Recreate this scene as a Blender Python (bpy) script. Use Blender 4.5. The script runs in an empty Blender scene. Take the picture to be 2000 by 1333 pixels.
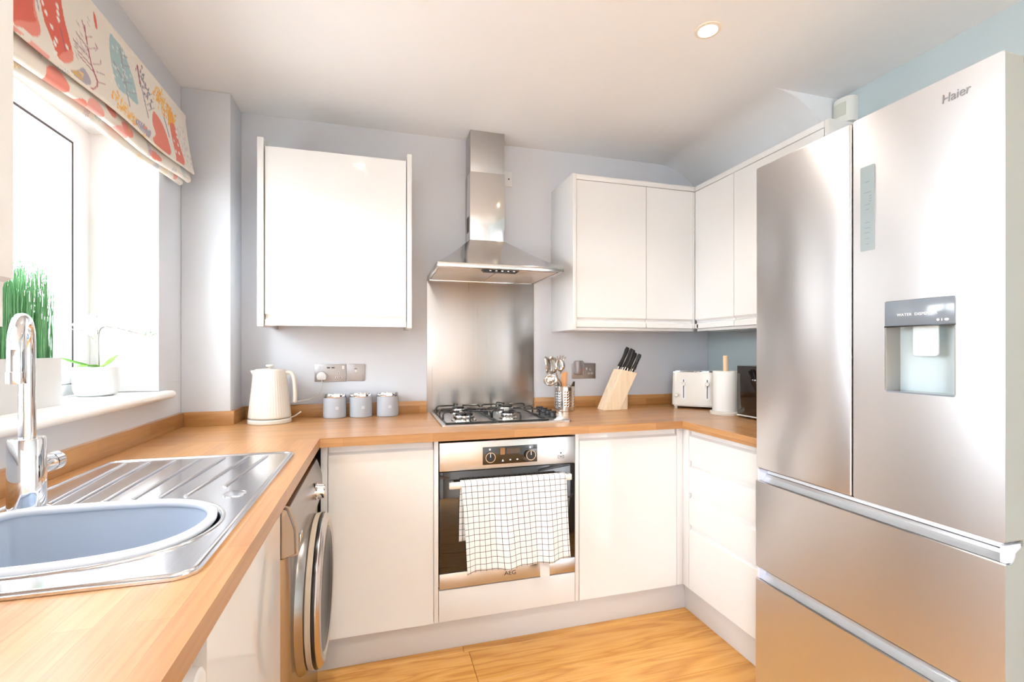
import bpy, bmesh, math, random
import numpy as np
from mathutils import Vector, Matrix
R = math.radians
scene = bpy.context.scene
COL = scene.collection
random.seed(7)

# ---------------------------------------------------------------- camera
F_PX, HORIZON, YAW, EYE = 919.0, 684.0, 15.965, 1.25
cam_d = bpy.data.cameras.new('camera')
cam_d.sensor_width = 36.0
cam_d.lens = F_PX / 2000 * 36
cam_d.shift_y = (HORIZON - 666.5) / 2000
cam_d.clip_start = 0.02
cam = bpy.data.objects.new('camera', cam_d)
cam.location = (0, 0, EYE)
cam.rotation_euler = (R(90), 0, R(-YAW))
COL.objects.link(cam)
scene.camera = cam

# ---------------------------------------------------------------- light
world = bpy.data.worlds.new('world')
scene.world = world
world.use_nodes = True
bg = world.node_tree.nodes['Background']
bg.inputs[0].default_value = (0.86, 0.93, 1.0, 1)
bg.inputs[1].default_value = 7.0
scene.view_settings.view_transform = 'Standard'
scene.view_settings.look = 'None'
scene.view_settings.gamma = 1
scene.view_settings.use_curve_mapping = False
scene.view_settings.exposure = 1.55

# ---------------------------------------------------------------- materials
def mat(name, col=(.8, .8, .8), rough=.5, metal=0, coat=0, spec=.5, emit=None, estr=0, aniso=0, sheen=0, trans=0):
    m = bpy.data.materials.new(name); m.use_nodes = True
    b = m.node_tree.nodes['Principled BSDF']
    b.inputs['Base Color'].default_value = (*col, 1)
    b.inputs['Roughness'].default_value = rough
    b.inputs['Metallic'].default_value = metal
    b.inputs['Coat Weight'].default_value = coat
    b.inputs['Coat Roughness'].default_value = .04
    b.inputs['Specular IOR Level'].default_value = spec
    b.inputs['Anisotropic'].default_value = aniso
    b.inputs['Sheen Weight'].default_value = sheen
    b.inputs['Transmission Weight'].default_value = trans
    if emit:
        b.inputs['Emission Color'].default_value = (*emit, 1)
        b.inputs['Emission Strength'].default_value = estr
    return m
def N(m, t, **k):
    n = m.node_tree.nodes.new(t)
    for a, v in k.items(): setattr(n, a, v)
    return n
def L(m, a, b): m.node_tree.links.new(a, b)
def BS(m): return m.node_tree.nodes['Principled BSDF']
def coords(m, scale=(1, 1, 1), rot=(0, 0, 0), kind='Object', loc=(0, 0, 0)):
    t = N(m, 'ShaderNodeTexCoord'); mp = N(m, 'ShaderNodeMapping')
    mp.inputs['Scale'].default_value = scale; mp.inputs['Rotation'].default_value = rot
    mp.inputs['Location'].default_value = loc
    L(m, t.outputs[kind], mp.inputs[0]); return mp.outputs[0]
def noise(m, vec, scale, detail=4, rough=.5, dist=0):
    n = N(m, 'ShaderNodeTexNoise'); n.inputs['Scale'].default_value = scale
    n.inputs['Detail'].default_value = detail; n.inputs['Roughness'].default_value = rough
    n.inputs['Distortion'].default_value = dist
    L(m, vec, n.inputs['Vector']); return n
def ramp(m, fac, stops):
    r = N(m, 'ShaderNodeValToRGB'); L(m, fac, r.inputs[0])
    e = r.color_ramp.elements
    while len(e) < len(stops): e.new(.5)
    for i, (p, c) in enumerate(stops):
        e[i].position = p; e[i].color = (*c, 1) if len(c) == 3 else c
    return r.outputs[0]
def mixc(m, fac, a, b, mode='MIX'):
    x = N(m, 'ShaderNodeMix', data_type='RGBA', blend_type=mode)
    if isinstance(fac, (int, float)): x.inputs[0].default_value = fac
    else: L(m, fac, x.inputs[0])
    for s, v in ((6, a), (7, b)):
        if isinstance(v, tuple): x.inputs[s].default_value = (*v, 1)
        else: L(m, v, x.inputs[s])
    return x.outputs[2]
def bump(m, h, strength=.1, dist=.001):
    b = N(m, 'ShaderNodeBump'); b.inputs['Strength'].default_value = strength
    b.inputs['Distance'].default_value = dist
    L(m, h, b.inputs['Height']); L(m, b.outputs[0], BS(m).inputs['Normal'])

def paint(name, col):
    m = mat(name, col, .62)
    n = noise(m, coords(m), 3, 3)
    L(m, mixc(m, n.outputs[0], tuple(c*.98 for c in col), tuple(min(1, c*1.02) for c in col)), BS(m).inputs['Base Color'])
    n2 = noise(m, coords(m), 260, 2); bump(m, n2.outputs[0], .08, .0006)
    return m
M = {}
M['wall'] = paint('blue_grey_paint', (.685, .70, .74))
M['wall_r'] = paint('blue_grey_paint_teal_cast', (.535, .62, .645))  # teal cast of the light on this wall mixed into its paint colour
M['ceil'] = paint('white_ceiling_paint', (.90, .91, .925))
M['trimw'] = mat('white_satin_paint', (.88, .88, .875), .3)
M['upvc'] = mat('white_upvc', (.88, .89, .9), .22)
M['gloss'] = mat('white_gloss_door', (.80, .80, .795), .09, coat=.3)
M['carc'] = mat('white_carcass', (.78, .775, .77), .35)
M['plinth'] = mat('white_plinth', (.70, .685, .68), .3)
M['chrome'] = mat('chrome', (.86, .87, .89), .05, 1)
M['black'] = mat('black_enamel', (.012, .012, .014), .25)
M['blackp'] = mat('black_plastic', (.02, .02, .022), .38)
M['blackglass'] = mat('black_glass', (.012, .009, .008), .03, coat=.5)
M['dark'] = mat('dark_gap', (.03, .025, .022), .6)
M['rubber'] = mat('dark_rubber', (.05, .05, .055), .6)
M['cream'] = mat('cream_enamel', (.72, .685, .625), .3, coat=.2)
M['whitep'] = mat('white_plastic', (.76, .76, .755), .35)
M['greyp'] = mat('grey_basin_plastic', (.42, .49, .60), .35)
M['paper'] = mat('white_paper', (.78, .775, .76), .9)
M['can'] = mat('pale_grey_enamel', (.44, .47, .52), .35)
M['canmark'] = mat('pale_canister_emblem', (.60, .62, .66), .4)
M['pot'] = mat('white_ceramic', (.66, .655, .65), .3)
M['darkgrey'] = mat('slate_grey_panel', (.20, .23, .27), .15, coat=.3)
M['dispback'] = mat('pale_aqua_dispenser', (.60, .70, .72), .3)
M['display'] = mat('grey_touch_panel', (.30, .36, .37), .2, coat=.2)
M['displine'] = mat('touch_panel_marks', (.17, .22, .24), .3)
M['logo'] = mat('silver_logo', (.40, .41, .44), .3, .6)
M['whiteink'] = mat('white_ink', (.85, .86, .88), .4)
M['blackink'] = mat('black_ink', (.02, .02, .02), .5)
M['clear'] = mat('clear_plastic_bracket', (.70, .72, .84), .15)
M['lens'] = mat('downlight_lens', (1, .9, .75), .3, emit=(1, .86, .62), estr=9)
M['fridgeside'] = mat('fridge_side_grey', (.27, .28, .26), .45)

def steel(name, col, rough, axis='Z', strength=.05, aniso=.7, var=.06, grain='Z'):
    m = mat(name, col, rough, 1, aniso=aniso)
    s = {'X': (2, 300, 300), 'Y': (300, 2, 300), 'Z': (300, 300, 2)}[axis]
    n = noise(m, coords(m, s), 1, 3)
    L(m, mixc(m, n.outputs[0], tuple(c*(1-var) for c in col), tuple(min(1, c*(1+var)) for c in col)), BS(m).inputs['Base Color'])
    mr = N(m, 'ShaderNodeMapRange'); mr.inputs[3].default_value = rough*(1-var*3); mr.inputs[4].default_value = rough*(1+var*3)
    L(m, n.outputs[0], mr.inputs[0]); L(m, mr.outputs[0], BS(m).inputs['Roughness'])
    if strength: bump(m, n.outputs[0], strength, .0004)
    if aniso:
        tg = N(m, 'ShaderNodeCombineXYZ'); tg.inputs[2 if grain == 'Z' else 0].default_value = 1
        L(m, tg.outputs[0], BS(m).inputs['Tangent'])
    return m
M['steel'] = steel('brushed_steel', (.60, .59, .58), .28, 'X', 0, .7, .012)
M['steelv'] = steel('brushed_steel_vertical', (.50, .49, .48), .30, 'Z', .03)
M['hoodsteel'] = steel('polished_hood_steel', (.66, .65, .64), .14, 'X', .02, 0)
M['fridge'] = steel('fridge_steel', (.73, .73, .74), .30, 'Z', 0, .8, .008)
M['channel'] = mat('satin_aluminium', (.86, .88, .90), .3, .5)
M['sink'] = steel('sink_steel', (.78, .80, .84), .16, 'Y', .03, .2)
M['washer'] = steel('washer_silver', (.37, .345, .33), .26, 'Y', 0, 0, .02)
M['washglass'] = mat('dark_washer_glass', (.015, .014, .016), .22, spec=.25)
M['beige'] = mat('beige_washer_ring', (.52, .44, .35), .35)
M['utensil'] = mat('utensil_steel', (.72, .70, .67), .16, 1)

def butcher(name, along):
    """oak worktop: narrow staves of mixed tone with fine grain running along them"""
    m = mat(name, (.6, .35, .15), .33, coat=.45)
    BS(m).inputs['Coat Roughness'].default_value = .30
    rot = (0, 0, 0) if along == 'X' else (0, 0, R(90))
    # fold the height into the cross coordinate so that faces on edge show staves as well
    t = N(m, 'ShaderNodeTexCoord'); sep = N(m, 'ShaderNodeSeparateXYZ'); L(m, t.outputs['Object'], sep.inputs[0])
    add = N(m, 'ShaderNodeMath', operation='ADD')
    a, c = (0, 1) if along == 'X' else (1, 0)
    L(m, sep.outputs[c], add.inputs[0]); L(m, sep.outputs[2], add.inputs[1])
    cmb = N(m, 'ShaderNodeCombineXYZ'); L(m, sep.outputs[a], cmb.inputs[0]); L(m, add.outputs[0], cmb.inputs[1])
    b = N(m, 'ShaderNodeTexBrick'); L(m, cmb.outputs[0], b.inputs['Vector'])
    b.offset = .37; b.offset_frequency = 2; b.squash = 1
    b.inputs['Scale'].default_value = 1
    b.inputs['Brick Width'].default_value = .34; b.inputs['Row Height'].default_value = .042
    b.inputs['Mortar Size'].default_value = .0004; b.inputs['Bias'].default_value = 0
    b.inputs['Color1'].default_value = (.56, .285, .10, 1); b.inputs['Color2'].default_value = (.33, .135, .038, 1)
    b.inputs['Mortar'].default_value = (.22, .09, .025, 1)
    mp = N(m, 'ShaderNodeMapping'); mp.inputs['Scale'].default_value = (5, 90, 90); L(m, cmb.outputs[0], mp.inputs[0])
    n = noise(m, mp.outputs[0], 1, 5, .6, .6)
    col = mixc(m, .42, b.outputs[0], ramp(m, n.outputs[0], [(.25, (.34, .145, .042)), (.5, (.53, .275, .10)), (.75, (.66, .39, .17))]), 'MIX')
    L(m, col, BS(m).inputs['Base Color']); bump(m, n.outputs[0], .04, .0004)
    return m
M['oakx'] = butcher('oak_staves_x', 'X'); M['oaky'] = butcher('oak_staves_y', 'Y')

def floorwood():
    m = mat('oak_floor', (.6, .35, .15), .32, coat=.1)
    oi = N(m, 'ShaderNodeObjectInfo'); t = N(m, 'ShaderNodeTexCoord')
    add = N(m, 'ShaderNodeVectorMath', operation='ADD'); L(m, t.outputs['Object'], add.inputs[0])
    mul = N(m, 'ShaderNodeVectorMath', operation='MULTIPLY'); L(m, oi.outputs['Location'], mul.inputs[0]); mul.inputs[1].default_value = (7.3, 13.1, 3)
    L(m, mul.outputs[0], add.inputs[1])
    mp = N(m, 'ShaderNodeMapping'); mp.inputs['Scale'].default_value = (1.0, 9, 9); L(m, add.outputs[0], mp.inputs[0])
    n = noise(m, mp.outputs[0], 1.6, 2, .5, .4)
    w = N(m, 'ShaderNodeMath', operation='MULTIPLY'); L(m, n.outputs[0], w.inputs[0]); w.inputs[1].default_value = 9
    fr = N(m, 'ShaderNodeMath', operation='PINGPONG'); L(m, w.outputs[0], fr.inputs[0]); fr.inputs[1].default_value = 1
    g = N(m, 'ShaderNodeMapping'); g.inputs['Scale'].default_value = (6, 120, 1); L(m, add.outputs[0], g.inputs[0])
    n2 = noise(m, g.outputs[0], 1, 4)
    c1 = ramp(m, fr.outputs[0], [(0, (.55, .235, .040)), (.35, (.68, .335, .075)), (1, (.77, .42, .12))])
    c2 = mixc(m, .25, c1, ramp(m, n2.outputs[0], [(.3, (.50, .20, .035)), (.7, (.82, .47, .145))]))
    tint = ramp(m, oi.outputs['Random'], [(0, (.9, .88, .85)), (1, (1, 1, 1))])
    L(m, mixc(m, 1.0, c2, tint, 'MULTIPLY'), BS(m).inputs['Base Color'])
    bump(m, n2.outputs[0], .05, .0005)
    return m
M['floor'] = floorwood()
def lightwood(name, a, b, sc=(60, 60, 4)):
    m = mat(name, a, .5)
    n = noise(m, coords(m, sc), 1, 4, .5, .3)
    L(m, ramp(m, n.outputs[0], [(.3, a), (.7, b)]), BS(m).inputs['Base Color']); return m
M['beech'] = lightwood('pale_beech', (.78, .60, .40), (.90, .75, .56))
M['pine'] = lightwood('pole_wood', (.74, .48, .28), (.85, .62, .40))
M['spatwood'] = lightwood('spatula_wood', (.58, .27, .12), (.74, .42, .22))

def towelmat():
    m = mat('checked_tea_towel', (.88, .87, .86), .95, sheen=.2)
    uv = coords(m, (1, 1, 1), kind='UV')
    sep = N(m, 'ShaderNodeSeparateXYZ'); L(m, uv, sep.inputs[0])
    lines = []
    for i in (0, 1):
        f = N(m, 'ShaderNodeMath', operation='FRACT'); L(m, sep.outputs[i], f.inputs[0])
        l = N(m, 'ShaderNodeMath', operation='LESS_THAN'); L(m, f.outputs[0], l.inputs[0]); l.inputs[1].default_value = .085
        lines.append(l.outputs[0])
    mx = N(m, 'ShaderNodeMath', operation='MAXIMUM'); L(m, lines[0], mx.inputs[0]); L(m, lines[1], mx.inputs[1])
    n = noise(m, uv, 9, 2)
    c = mixc(m, n.outputs[0], (.84, .83, .83), (.92, .91, .90))
    L(m, mixc(m, mx.outputs[0], c, (.07, .075, .10)), BS(m).inputs['Base Color'])
    bump(m, noise(m, uv, 22, 2).outputs[0], .25, .001)
    return m
M['towel'] = towelmat()
def fabricmat():
    m = mat('printed_blind_fabric', (.85, .8, .72), .9, sheen=.15)
    a = N(m, 'ShaderNodeVertexColor'); a.layer_name = 'print'
    L(m, a.outputs[0], BS(m).inputs['Base Color'])
    n = noise(m, coords(m), 900, 1); bump(m, n.outputs[0], .12, .0005)
    return m
M['fabric'] = fabricmat()
def glassmat():
    m = bpy.data.materials.new('window_glass'); m.use_nodes = True
    nt = m.node_tree; nt.nodes.clear()
    o = nt.nodes.new('ShaderNodeOutputMaterial'); t = nt.nodes.new('ShaderNodeBsdfTransparent')
    g = nt.nodes.new('ShaderNodeBsdfGlossy'); g.inputs['Roughness'].default_value = .02
    lw = nt.nodes.new('ShaderNodeLayerWeight'); lw.inputs[0].default_value = .5
    pw = nt.nodes.new('ShaderNodeMath'); pw.operation = 'POWER'; pw.inputs[1].default_value = 5; nt.links.new(lw.outputs['Facing'], pw.inputs[0])
    f = nt.nodes.new('ShaderNodeMath'); f.operation = 'MULTIPLY_ADD'; f.inputs[1].default_value = .8; f.inputs[2].default_value = .03; nt.links.new(pw.outputs[0], f.inputs[0])
    x = nt.nodes.new('ShaderNodeMixShader')
    nt.links.new(f.outputs[0], x.inputs[0]); nt.links.new(t.outputs[0], x.inputs[1]); nt.links.new(g.outputs[0], x.inputs[2])
    nt.links.new(x.outputs[0], o.inputs[0]); return m
M['glass'] = glassmat()
def leafmat(name, a, b):
    m = mat(name, a, .45)
    n = noise(m, coords(m), 40, 2)
    L(m, mixc(m, n.outputs[0], a, b), BS(m).inputs['Base Color']); return m
M['grass'] = leafmat('grass_blade', (.10, .36, .14), (.28, .58, .30))
M['leaf'] = leafmat('orchid_leaf', (.10, .30, .03), (.20, .45, .06))
M['stem'] = mat('orchid_stem', (.30, .27, .24), .5)
M['petal'] = mat('white_petal', (.90, .89, .90), .6)
M['bud'] = mat('green_bud', (.30, .48, .32), .5)
M['soil'] = leafmat('soil', (.05, .03, .02), (.1, .07, .05))
M['brickw'] = leafmat('pale_brick', (.55, .35, .28), (.62, .42, .34))
M['roof'] = leafmat('slate_roof', (.16, .18, .24), (.22, .24, .30))
M['treeleaf'] = leafmat('tree_foliage', (.16, .30, .14), (.25, .40, .2))
M['bark'] = leafmat('bark', (.2, .15, .1), (.3, .22, .15))
M['fence'] = leafmat('fence_wood', (.45, .38, .3), (.55, .46, .38))
M['bounce_ground'] = leafmat('bounce_paving', (.56, .55, .53), (.64, .63, .61))  # unseen ground made pale to bounce sky light up to the ceiling

# ---------------------------------------------------------------- builders
def bm_obj(name, bm, m, parent=None, smooth=None):
    me = bpy.data.meshes.new(name); bmesh.ops.recalc_face_normals(bm, faces=bm.faces[:])
    bm.to_mesh(me); bm.free(); return finish(name, me, m, parent, smooth)
def thing(name, label, cat, loc=(0, 0, 0), rotz=0, group=None, local=False):
    o = bpy.data.objects.new(name, None); COL.objects.link(o)
    o.location = loc; o.rotation_euler = (0, 0, rotz); o.empty_display_size = .05
    o['label'] = label; o['category'] = cat
    if group: o['group'] = group
    LOCAL[o.name] = local
    return o
LOCAL = {}
def tag(o, label, cat, group=None):
    o['label'] = label; o['category'] = cat
    if group: o['group'] = group
    return o
def struct(o): o['kind'] = 'structure'; return o
def finish(name, me, m, parent=None, smooth=None):
    if smooth is not None:
        for p in me.polygons: p.use_smooth = True
        me.set_sharp_from_angle(angle=R(smooth))
    if isinstance(m, str): m = M[m]
    if m and not me.materials: me.materials.append(m)
    o = bpy.data.objects.new(name, me); COL.objects.link(o)
    if parent:
        o.parent = parent
        if parent.type == 'EMPTY' and not LOCAL.get(parent.name, False):
            o.matrix_parent_inverse = Matrix.Translation(-Vector(parent.location))
    return o
def add_box(bm, x0, x1, y0, y1, z0, z1, bev=0, seg=2):
    r = bmesh.ops.create_cube(bm, size=1)
    vs = r['verts']
    for v in vs:
        v.co = Vector(((x0+x1)/2+v.co.x*(x1-x0), (y0+y1)/2+v.co.y*(y1-y0), (z0+z1)/2+v.co.z*(z1-z0)))
    if bev:
        es = list({e for v in vs for e in v.link_edges})
        bmesh.ops.bevel(bm, geom=es, offset=bev, segments=seg, affect='EDGES', profile=.5)
def box(name, x0, x1, y0, y1, z0, z1, m, parent=None, bev=.0015, seg=2):
    bm = bmesh.new(); add_box(bm, min(x0, x1), max(x0, x1), min(y0, y1), max(y0, y1), min(z0, z1), max(z0, z1), bev, seg)
    return bm_obj(name, bm, m, parent, 35 if bev else None)
def boxes(name, lst, m, parent=None, bev=.0015):
    bm = bmesh.new()
    for b in lst: add_box(bm, *b, bev)
    return bm_obj(name, bm, m, parent, 35 if bev else None)
AX = {'Z': Matrix(), 'X': Matrix(((0, 0, 1, 0), (1, 0, 0, 0), (0, 1, 0, 0), (0, 0, 0, 1))),   # profile axis -> +X
      '-Y': Matrix(((1, 0, 0, 0), (0, 0, -1, 0), (0, 1, 0, 0), (0, 0, 0, 1))),
      '-X': Matrix(((0, 0, -1, 0), (-1, 0, 0, 0), (0, 1, 0, 0), (0, 0, 0, 1)))}
def add_lathe(bm, prof, c=(0, 0, 0), seg=32, axis='Z', flute=None):
    A = AX[axis] if isinstance(axis, str) else axis
    rings = []
    for k, (r, z) in enumerate(prof):
        if r < 1e-6: rings.append([bm.verts.new(A @ Vector((0, 0, z)) + Vector(c))]); continue
        ring = []
        for i in range(seg):
            a = 2*math.pi*i/seg
            rr = r*(1+(flute(a, k) if flute else 0))
            ring.append(bm.verts.new(A @ Vector((rr*math.cos(a), rr*math.sin(a), z)) + Vector(c)))
        rings.append(ring)
    for a, b in zip(rings, rings[1:]):
        for i in range(seg):
            j = (i+1) % seg
            if len(a) == 1 and len(b) == 1: continue
            if len(a) == 1: bm.faces.new((a[0], b[i], b[j]))
            elif len(b) == 1: bm.faces.new((a[i], b[0], a[j]))
            else: bm.faces.new((a[i], b[i], b[j], a[j]))
def lathe(name, prof, c, m, parent=None, seg=32, axis='Z', smooth=35, flute=None):
    bm = bmesh.new(); add_lathe(bm, prof, c, seg, axis, flute); return bm_obj(name, bm, m, parent, smooth)
def crom(pts, n=6, closed=False):
    P = [Vector(p) for p in pts]; out = []; k = len(P)
    for i in range(k if closed else k-1):
        p0 = P[(i-1) % k] if closed or i > 0 else P[0]*2-P[1]
        p1 = P[i]; p2 = P[(i+1) % k]
        p3 = P[(i+2) % k] if closed or i+2 < k else P[-1]*2-P[-2]
        for j in range(n):
            t = j/n
            out.append(.5*((2*p1)+(p2-p0)*t+(2*p0-5*p1+4*p2-p3)*t*t+(3*p1-p0-3*p2+p3)*t**3))
    if not closed: out.append(P[-1])
    return out
def add_tube(bm, pts, r, seg=10, closed=False, flat=1.0, caps=True):
    P = [Vector(p) for p in pts]; n = len(P)
    rr = r if isinstance(r, (list, tuple)) else [r]*n
    up = None; rings = []
    for i in range(n):
        if closed: t = P[(i+1) % n]-P[i-1]
        else: t = P[min(i+1, n-1)]-P[max(i-1, 0)]
        t.normalize()
        if up is None:
            up = Vector((0, 0, 1)) if abs(t.z) < .9 else Vector((0, 1, 0))
        u = (up-t*up.dot(t)).normalized(); w = t.cross(u); up = u
        rings.append([bm.verts.new(P[i]+(u*math.cos(2*math.pi*k/seg)*flat+w*math.sin(2*math.pi*k/seg))*rr[i]) for k in range(seg)])
    for i in range(n if closed else n-1):
        a, b = rings[i], rings[(i+1) % n]
        for k in range(seg):
            bm.faces.new((a[k], a[(k+1) % seg], b[(k+1) % seg], b[k]))
    if not closed and caps:
        bm.faces.new(rings[0][::-1]); bm.faces.new(rings[-1])
def tube(name, pts, r, m, parent=None, seg=10, closed=False, flat=1.0):
    bm = bmesh.new(); add_tube(bm, pts, r, seg, closed, flat); return bm_obj(name, bm, m, parent, 50)
def add_prism(bm, poly, d0, d1, axis):
    """poly in the two other axes (X: (y,z), Y: (x,z), Z: (x,y))"""
    def mk(p, d): return {'X': (d, p[0], p[1]), 'Y': (p[0], d, p[1]), 'Z': (p[0], p[1], d)}[axis]
    a = [bm.verts.new(mk(p, d0)) for p in poly]; b = [bm.verts.new(mk(p, d1)) for p in poly]
    n = len(poly)
    bm.faces.new(a); bm.faces.new(b[::-1])
    for i in range(n): bm.faces.new((a[i], b[i], b[(i+1) % n], a[(i+1) % n]))
def prism(name, poly, d0, d1, axis, m, parent=None, smooth=25, bev=0):
    bm = bmesh.new(); add_prism(bm, poly, d0, d1, axis)
    if bev: bmesh.ops.bevel(bm, geom=bm.edges[:], offset=bev, segments=2, affect='EDGES', profile=.5)
    return bm_obj(name, bm, m, parent, smooth)
def rrect(x0, x1, y0, y1, r, n=6):
    out = []
    for cx, cy, a0 in ((x1-r, y1-r, 0), (x0+r, y1-r, 90), (x0+r, y0+r, 180), (x1-r, y0+r, 270)):
        for i in range(n+1):
            a = R(a0+90*i/n); out.append((cx+r*math.cos(a), cy+r*math.sin(a)))
    return out
def text(name, s, loc, size, face, m, parent=None, depth=.0004, xs=1.0, spacing=1.0, shear=0):
    cu = bpy.data.curves.new(name, 'FONT'); cu.body = s; cu.size = size; cu.extrude = depth
    cu.align_x = 'CENTER'; cu.align_y = 'CENTER'; cu.space_character = spacing; cu.shear = shear
    t = bpy.data.objects.new(name, cu); COL.objects.link(t)
    bpy.context.view_layer.update()
    me = bpy.data.meshes.new_from_object(t.evaluated_get(bpy.context.evaluated_depsgraph_get()))
    bpy.data.objects.remove(t)
    B = {'-Y': Matrix(((1, 0, 0), (0, 0, -1), (0, 1, 0))), '-X': Matrix(((0, 0, -1), (-1, 0, 0), (0, 1, 0)))}[face].to_4x4()
    me.transform(Matrix.Translation(loc) @ B @ Matrix.Diagonal((xs, 1, 1, 1)))
    me.materials.clear()
    return finish(name, me, m, parent)
def ray(u, v):
    a = R(YAW); x = (u-1000)/F_PX; z = -(v-HORIZON)/F_PX
    return Vector((x*math.cos(a)+math.sin(a), math.cos(a)-x*math.sin(a), z))

# ================================================================ ROOM
WL, WR, YB, YR, ZC = -.825, 2.035, 2.55, -3.3, 2.40
WT = .9165                       # worktop height
# floor: subfloor slab and planks running along X
fl = struct(box('floor', WL-.3, WR+.1, YR-.1, YB+.1, -.06, -.012, 'dark', None, 0))
PW, PL = .19, 1.28
plank_me = {}
y = 1.93+PW*.17; row = 0
yy = 2.115
while yy > YR:
    off = [(-.21), .47, 1.09-1.28, .15][row % 4] if row != 1 else 1.09-1.28
    x = WL-.28+off-.9
    while x < WR:
        x0, x1 = max(x, WL-.05), min(x+PL, WR)
        if x1-x0 > .02:
            key = (round(x1-x0, 4))
            if key not in plank_me:
                bm = bmesh.new(); add_box(bm, -(x1-x0)/2+.0006, (x1-x0)/2-.0006, -PW/2+.0006, PW/2-.0006, -.012, 0, .0014, 1)
                me = bpy.data.meshes.new('plank'); bm.to_mesh(me); bm.free(); me.materials.append(M['floor']); plank_me[key] = me
            o = bpy.data.objects.new('plank', plank_me[key]); COL.objects.link(o)
            o.parent = fl; o.location = ((x0+x1)/2, yy-PW/2, 0)
        x += PL
    yy -= PW; row += 1

struct(box('ceiling', WL-.4, WR+.1, YR-.1, YB+.1, ZC, ZC+.08, 'ceil', None, 0))
struct(box('wall_back', WL-.4, WR+.1, YB, YB+.1, 0, ZC, 'wall', None, 0))
struct(box('wall_right', WR, WR+.1, YR, YB, 0, ZC, 'wall_r', None, 0))
# column boxed into the far left corner
struct(box('wall_column', WL, -.632, 2.37, YB, 0, ZC, 'wall', None, .004))
# left wall around the window opening
OY0, OY1, OZ0, OZ1 = .87, 2.16, 1.06, 2.075
DY0, DY1, DZ1 = -3.0, -1.0, 2.16       # unseen glazed doors added further back to let in fill light
struct(boxes('wall_left', [(WL-.32, WL, YR, DY0, 0, ZC), (WL-.32, WL, DY0, DY1, DZ1, ZC), (WL-.32, WL, DY1, OY0, 0, ZC), (WL-.32, WL, OY1, YB, 0, ZC), (WL-.32, WL, OY0, OY1, 0, OZ0), (WL-.32, WL, OY0, OY1, OZ1, ZC)], 'wall', None, 0))
# white-painted plaster lining of the reveal
struct(boxes('trim_1', [(-1.06, WL-.0005, OY1-.004, OY1+.001, OZ0+.03, OZ1), (-1.06, WL-.0005, OY0-.001, OY0+.004, OZ0+.03, OZ1), (-1.06, WL-.0005, OY0, OY1, OZ1-.004, OZ1+.001)], 'trimw', None, 0))
struct(box('wall_rear', WL-.32, WR+.1, YR-.12, YR, 0, ZC, 'ceil', None, 0))
DX = WL-.16
pd = struct(boxes('fill_light_door_1', [(DX-.03, DX+.03, DY0, DY0+.06, 0, DZ1), (DX-.03, DX+.03, DY1-.06, DY1, 0, DZ1), (DX-.03, DX+.03, DY0+.06, DY1-.06, DZ1-.06, DZ1), (DX-.03, DX+.03, DY0+.06, DY1-.06, 0, .06), (DX-.03, DX+.03, (DY0+DY1)/2-.04, (DY0+DY1)/2+.04, .06, DZ1-.06)], 'upvc', None, .004))
box('pane', DX-.003, DX+.003, DY0+.06, (DY0+DY1)/2-.04, .06, DZ1-.06, 'glass', pd, 0)
box('pane', DX-.003, DX+.003, (DY0+DY1)/2+.04, DY1-.06, .06, DZ1-.06, 'glass', pd, 0)
# curved soffit that drops from ceiling to right wall over the cabinets
cur = [(1.66, ZC+.01)]
for i in range(15):
    a = R(i*4.2); cur.append((1.66+.36*math.sin(a), ZC-.36*(1-math.cos(a))))
lx, lz = cur[-1]; cur.append((WR+.02, lz-(WR+.02-lx)*1.65)); cur.append((WR+.02, ZC+.01))
struct(prism('soffit_right', cur, 1.665, YB+.01, 'Y', 'ceil', None, 25))

# skirting-like cabinet plinths
struct(box('baseboard_back', -.30, 1.45, 1.965, 1.983, 0, .137, 'plinth', None, .001))
struct(box('baseboard_right', 1.435, 1.453, 1.39, 1.966, 0, .137, 'plinth', None, .001))
struct(box('baseboard_left', -.30, -.282, .76, 1.305, 0, .137, 'plinth', None, .001))

# ---------------------------------------------------------------- window
FX = -1.048
FI1, FI0, FT = 2.050, OY0+.08, OZ1-.080
win = struct(boxes('window_1', [(FX-.06, FX, FI1, OY1-.0045, 1.088, OZ1-.0045), (FX-.06, FX, OY0+.0045, FI0, 1.088, OZ1-.0045), (FX-.06, FX, FI0, FI1, FT, OZ1-.0045), (FX-.06, FX, FI0, FI1, 1.088, 1.128)], 'upvc', None, 0))
def sash(y0, y1):
    f = boxes('sash', [(FX-.05, FX+.0004, y0, y0+.032, 1.131, FT-.003), (FX-.05, FX+.0004, y1-.032, y1, 1.131, FT-.003), (FX-.05, FX+.0004, y0+.032, y1-.032, FT-.035, FT-.003), (FX-.05, FX+.0004, y0+.032, y1-.032, 1.131, 1.163)], 'upvc', win, 0)
    box('pane', FX-.004, FX, y0+.032, y1-.032, 1.163, FT-.035, 'glass', f, 0)
    boxes('gasket', [(FX-.02, FX+.0016, y1-.001, y1+.0055, 1.129, FT-.0005), (FX-.02, FX+.0016, y0, y1-.0015, FT-.0075, FT-.0002), (FX-.02, FX+.0016, y0-.0035, y0+.001, 1.129, FT-.0005)], 'rubber', f, 0)
sash(1.46, FI1-.0035); sash(FI0+.0035, 1.45)
# sill with bullnose and ears
sp = [(FX, 1.055), (-.80, 1.055)] + [(-.80+.016*math.sin(R(a)), 1.071-.016*math.cos(R(a))) for a in range(0, 181, 20)] + [(FX, 1.087)]
struct(prism('trim_2', sp, OY0+.001, OY1-.004, 'Y', 'trimw', None, 30))
ear = [(WL+.0005, 1.055), (-.80, 1.055)] + [(-.80+.016*math.sin(R(a)), 1.071-.016*math.cos(R(a))) for a in range(0, 181, 20)] + [(WL+.0005, 1.087)]
struct(prism('trim_3', ear, OY1-.004, 2.208, 'Y', 'trimw', None, 30))

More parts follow.
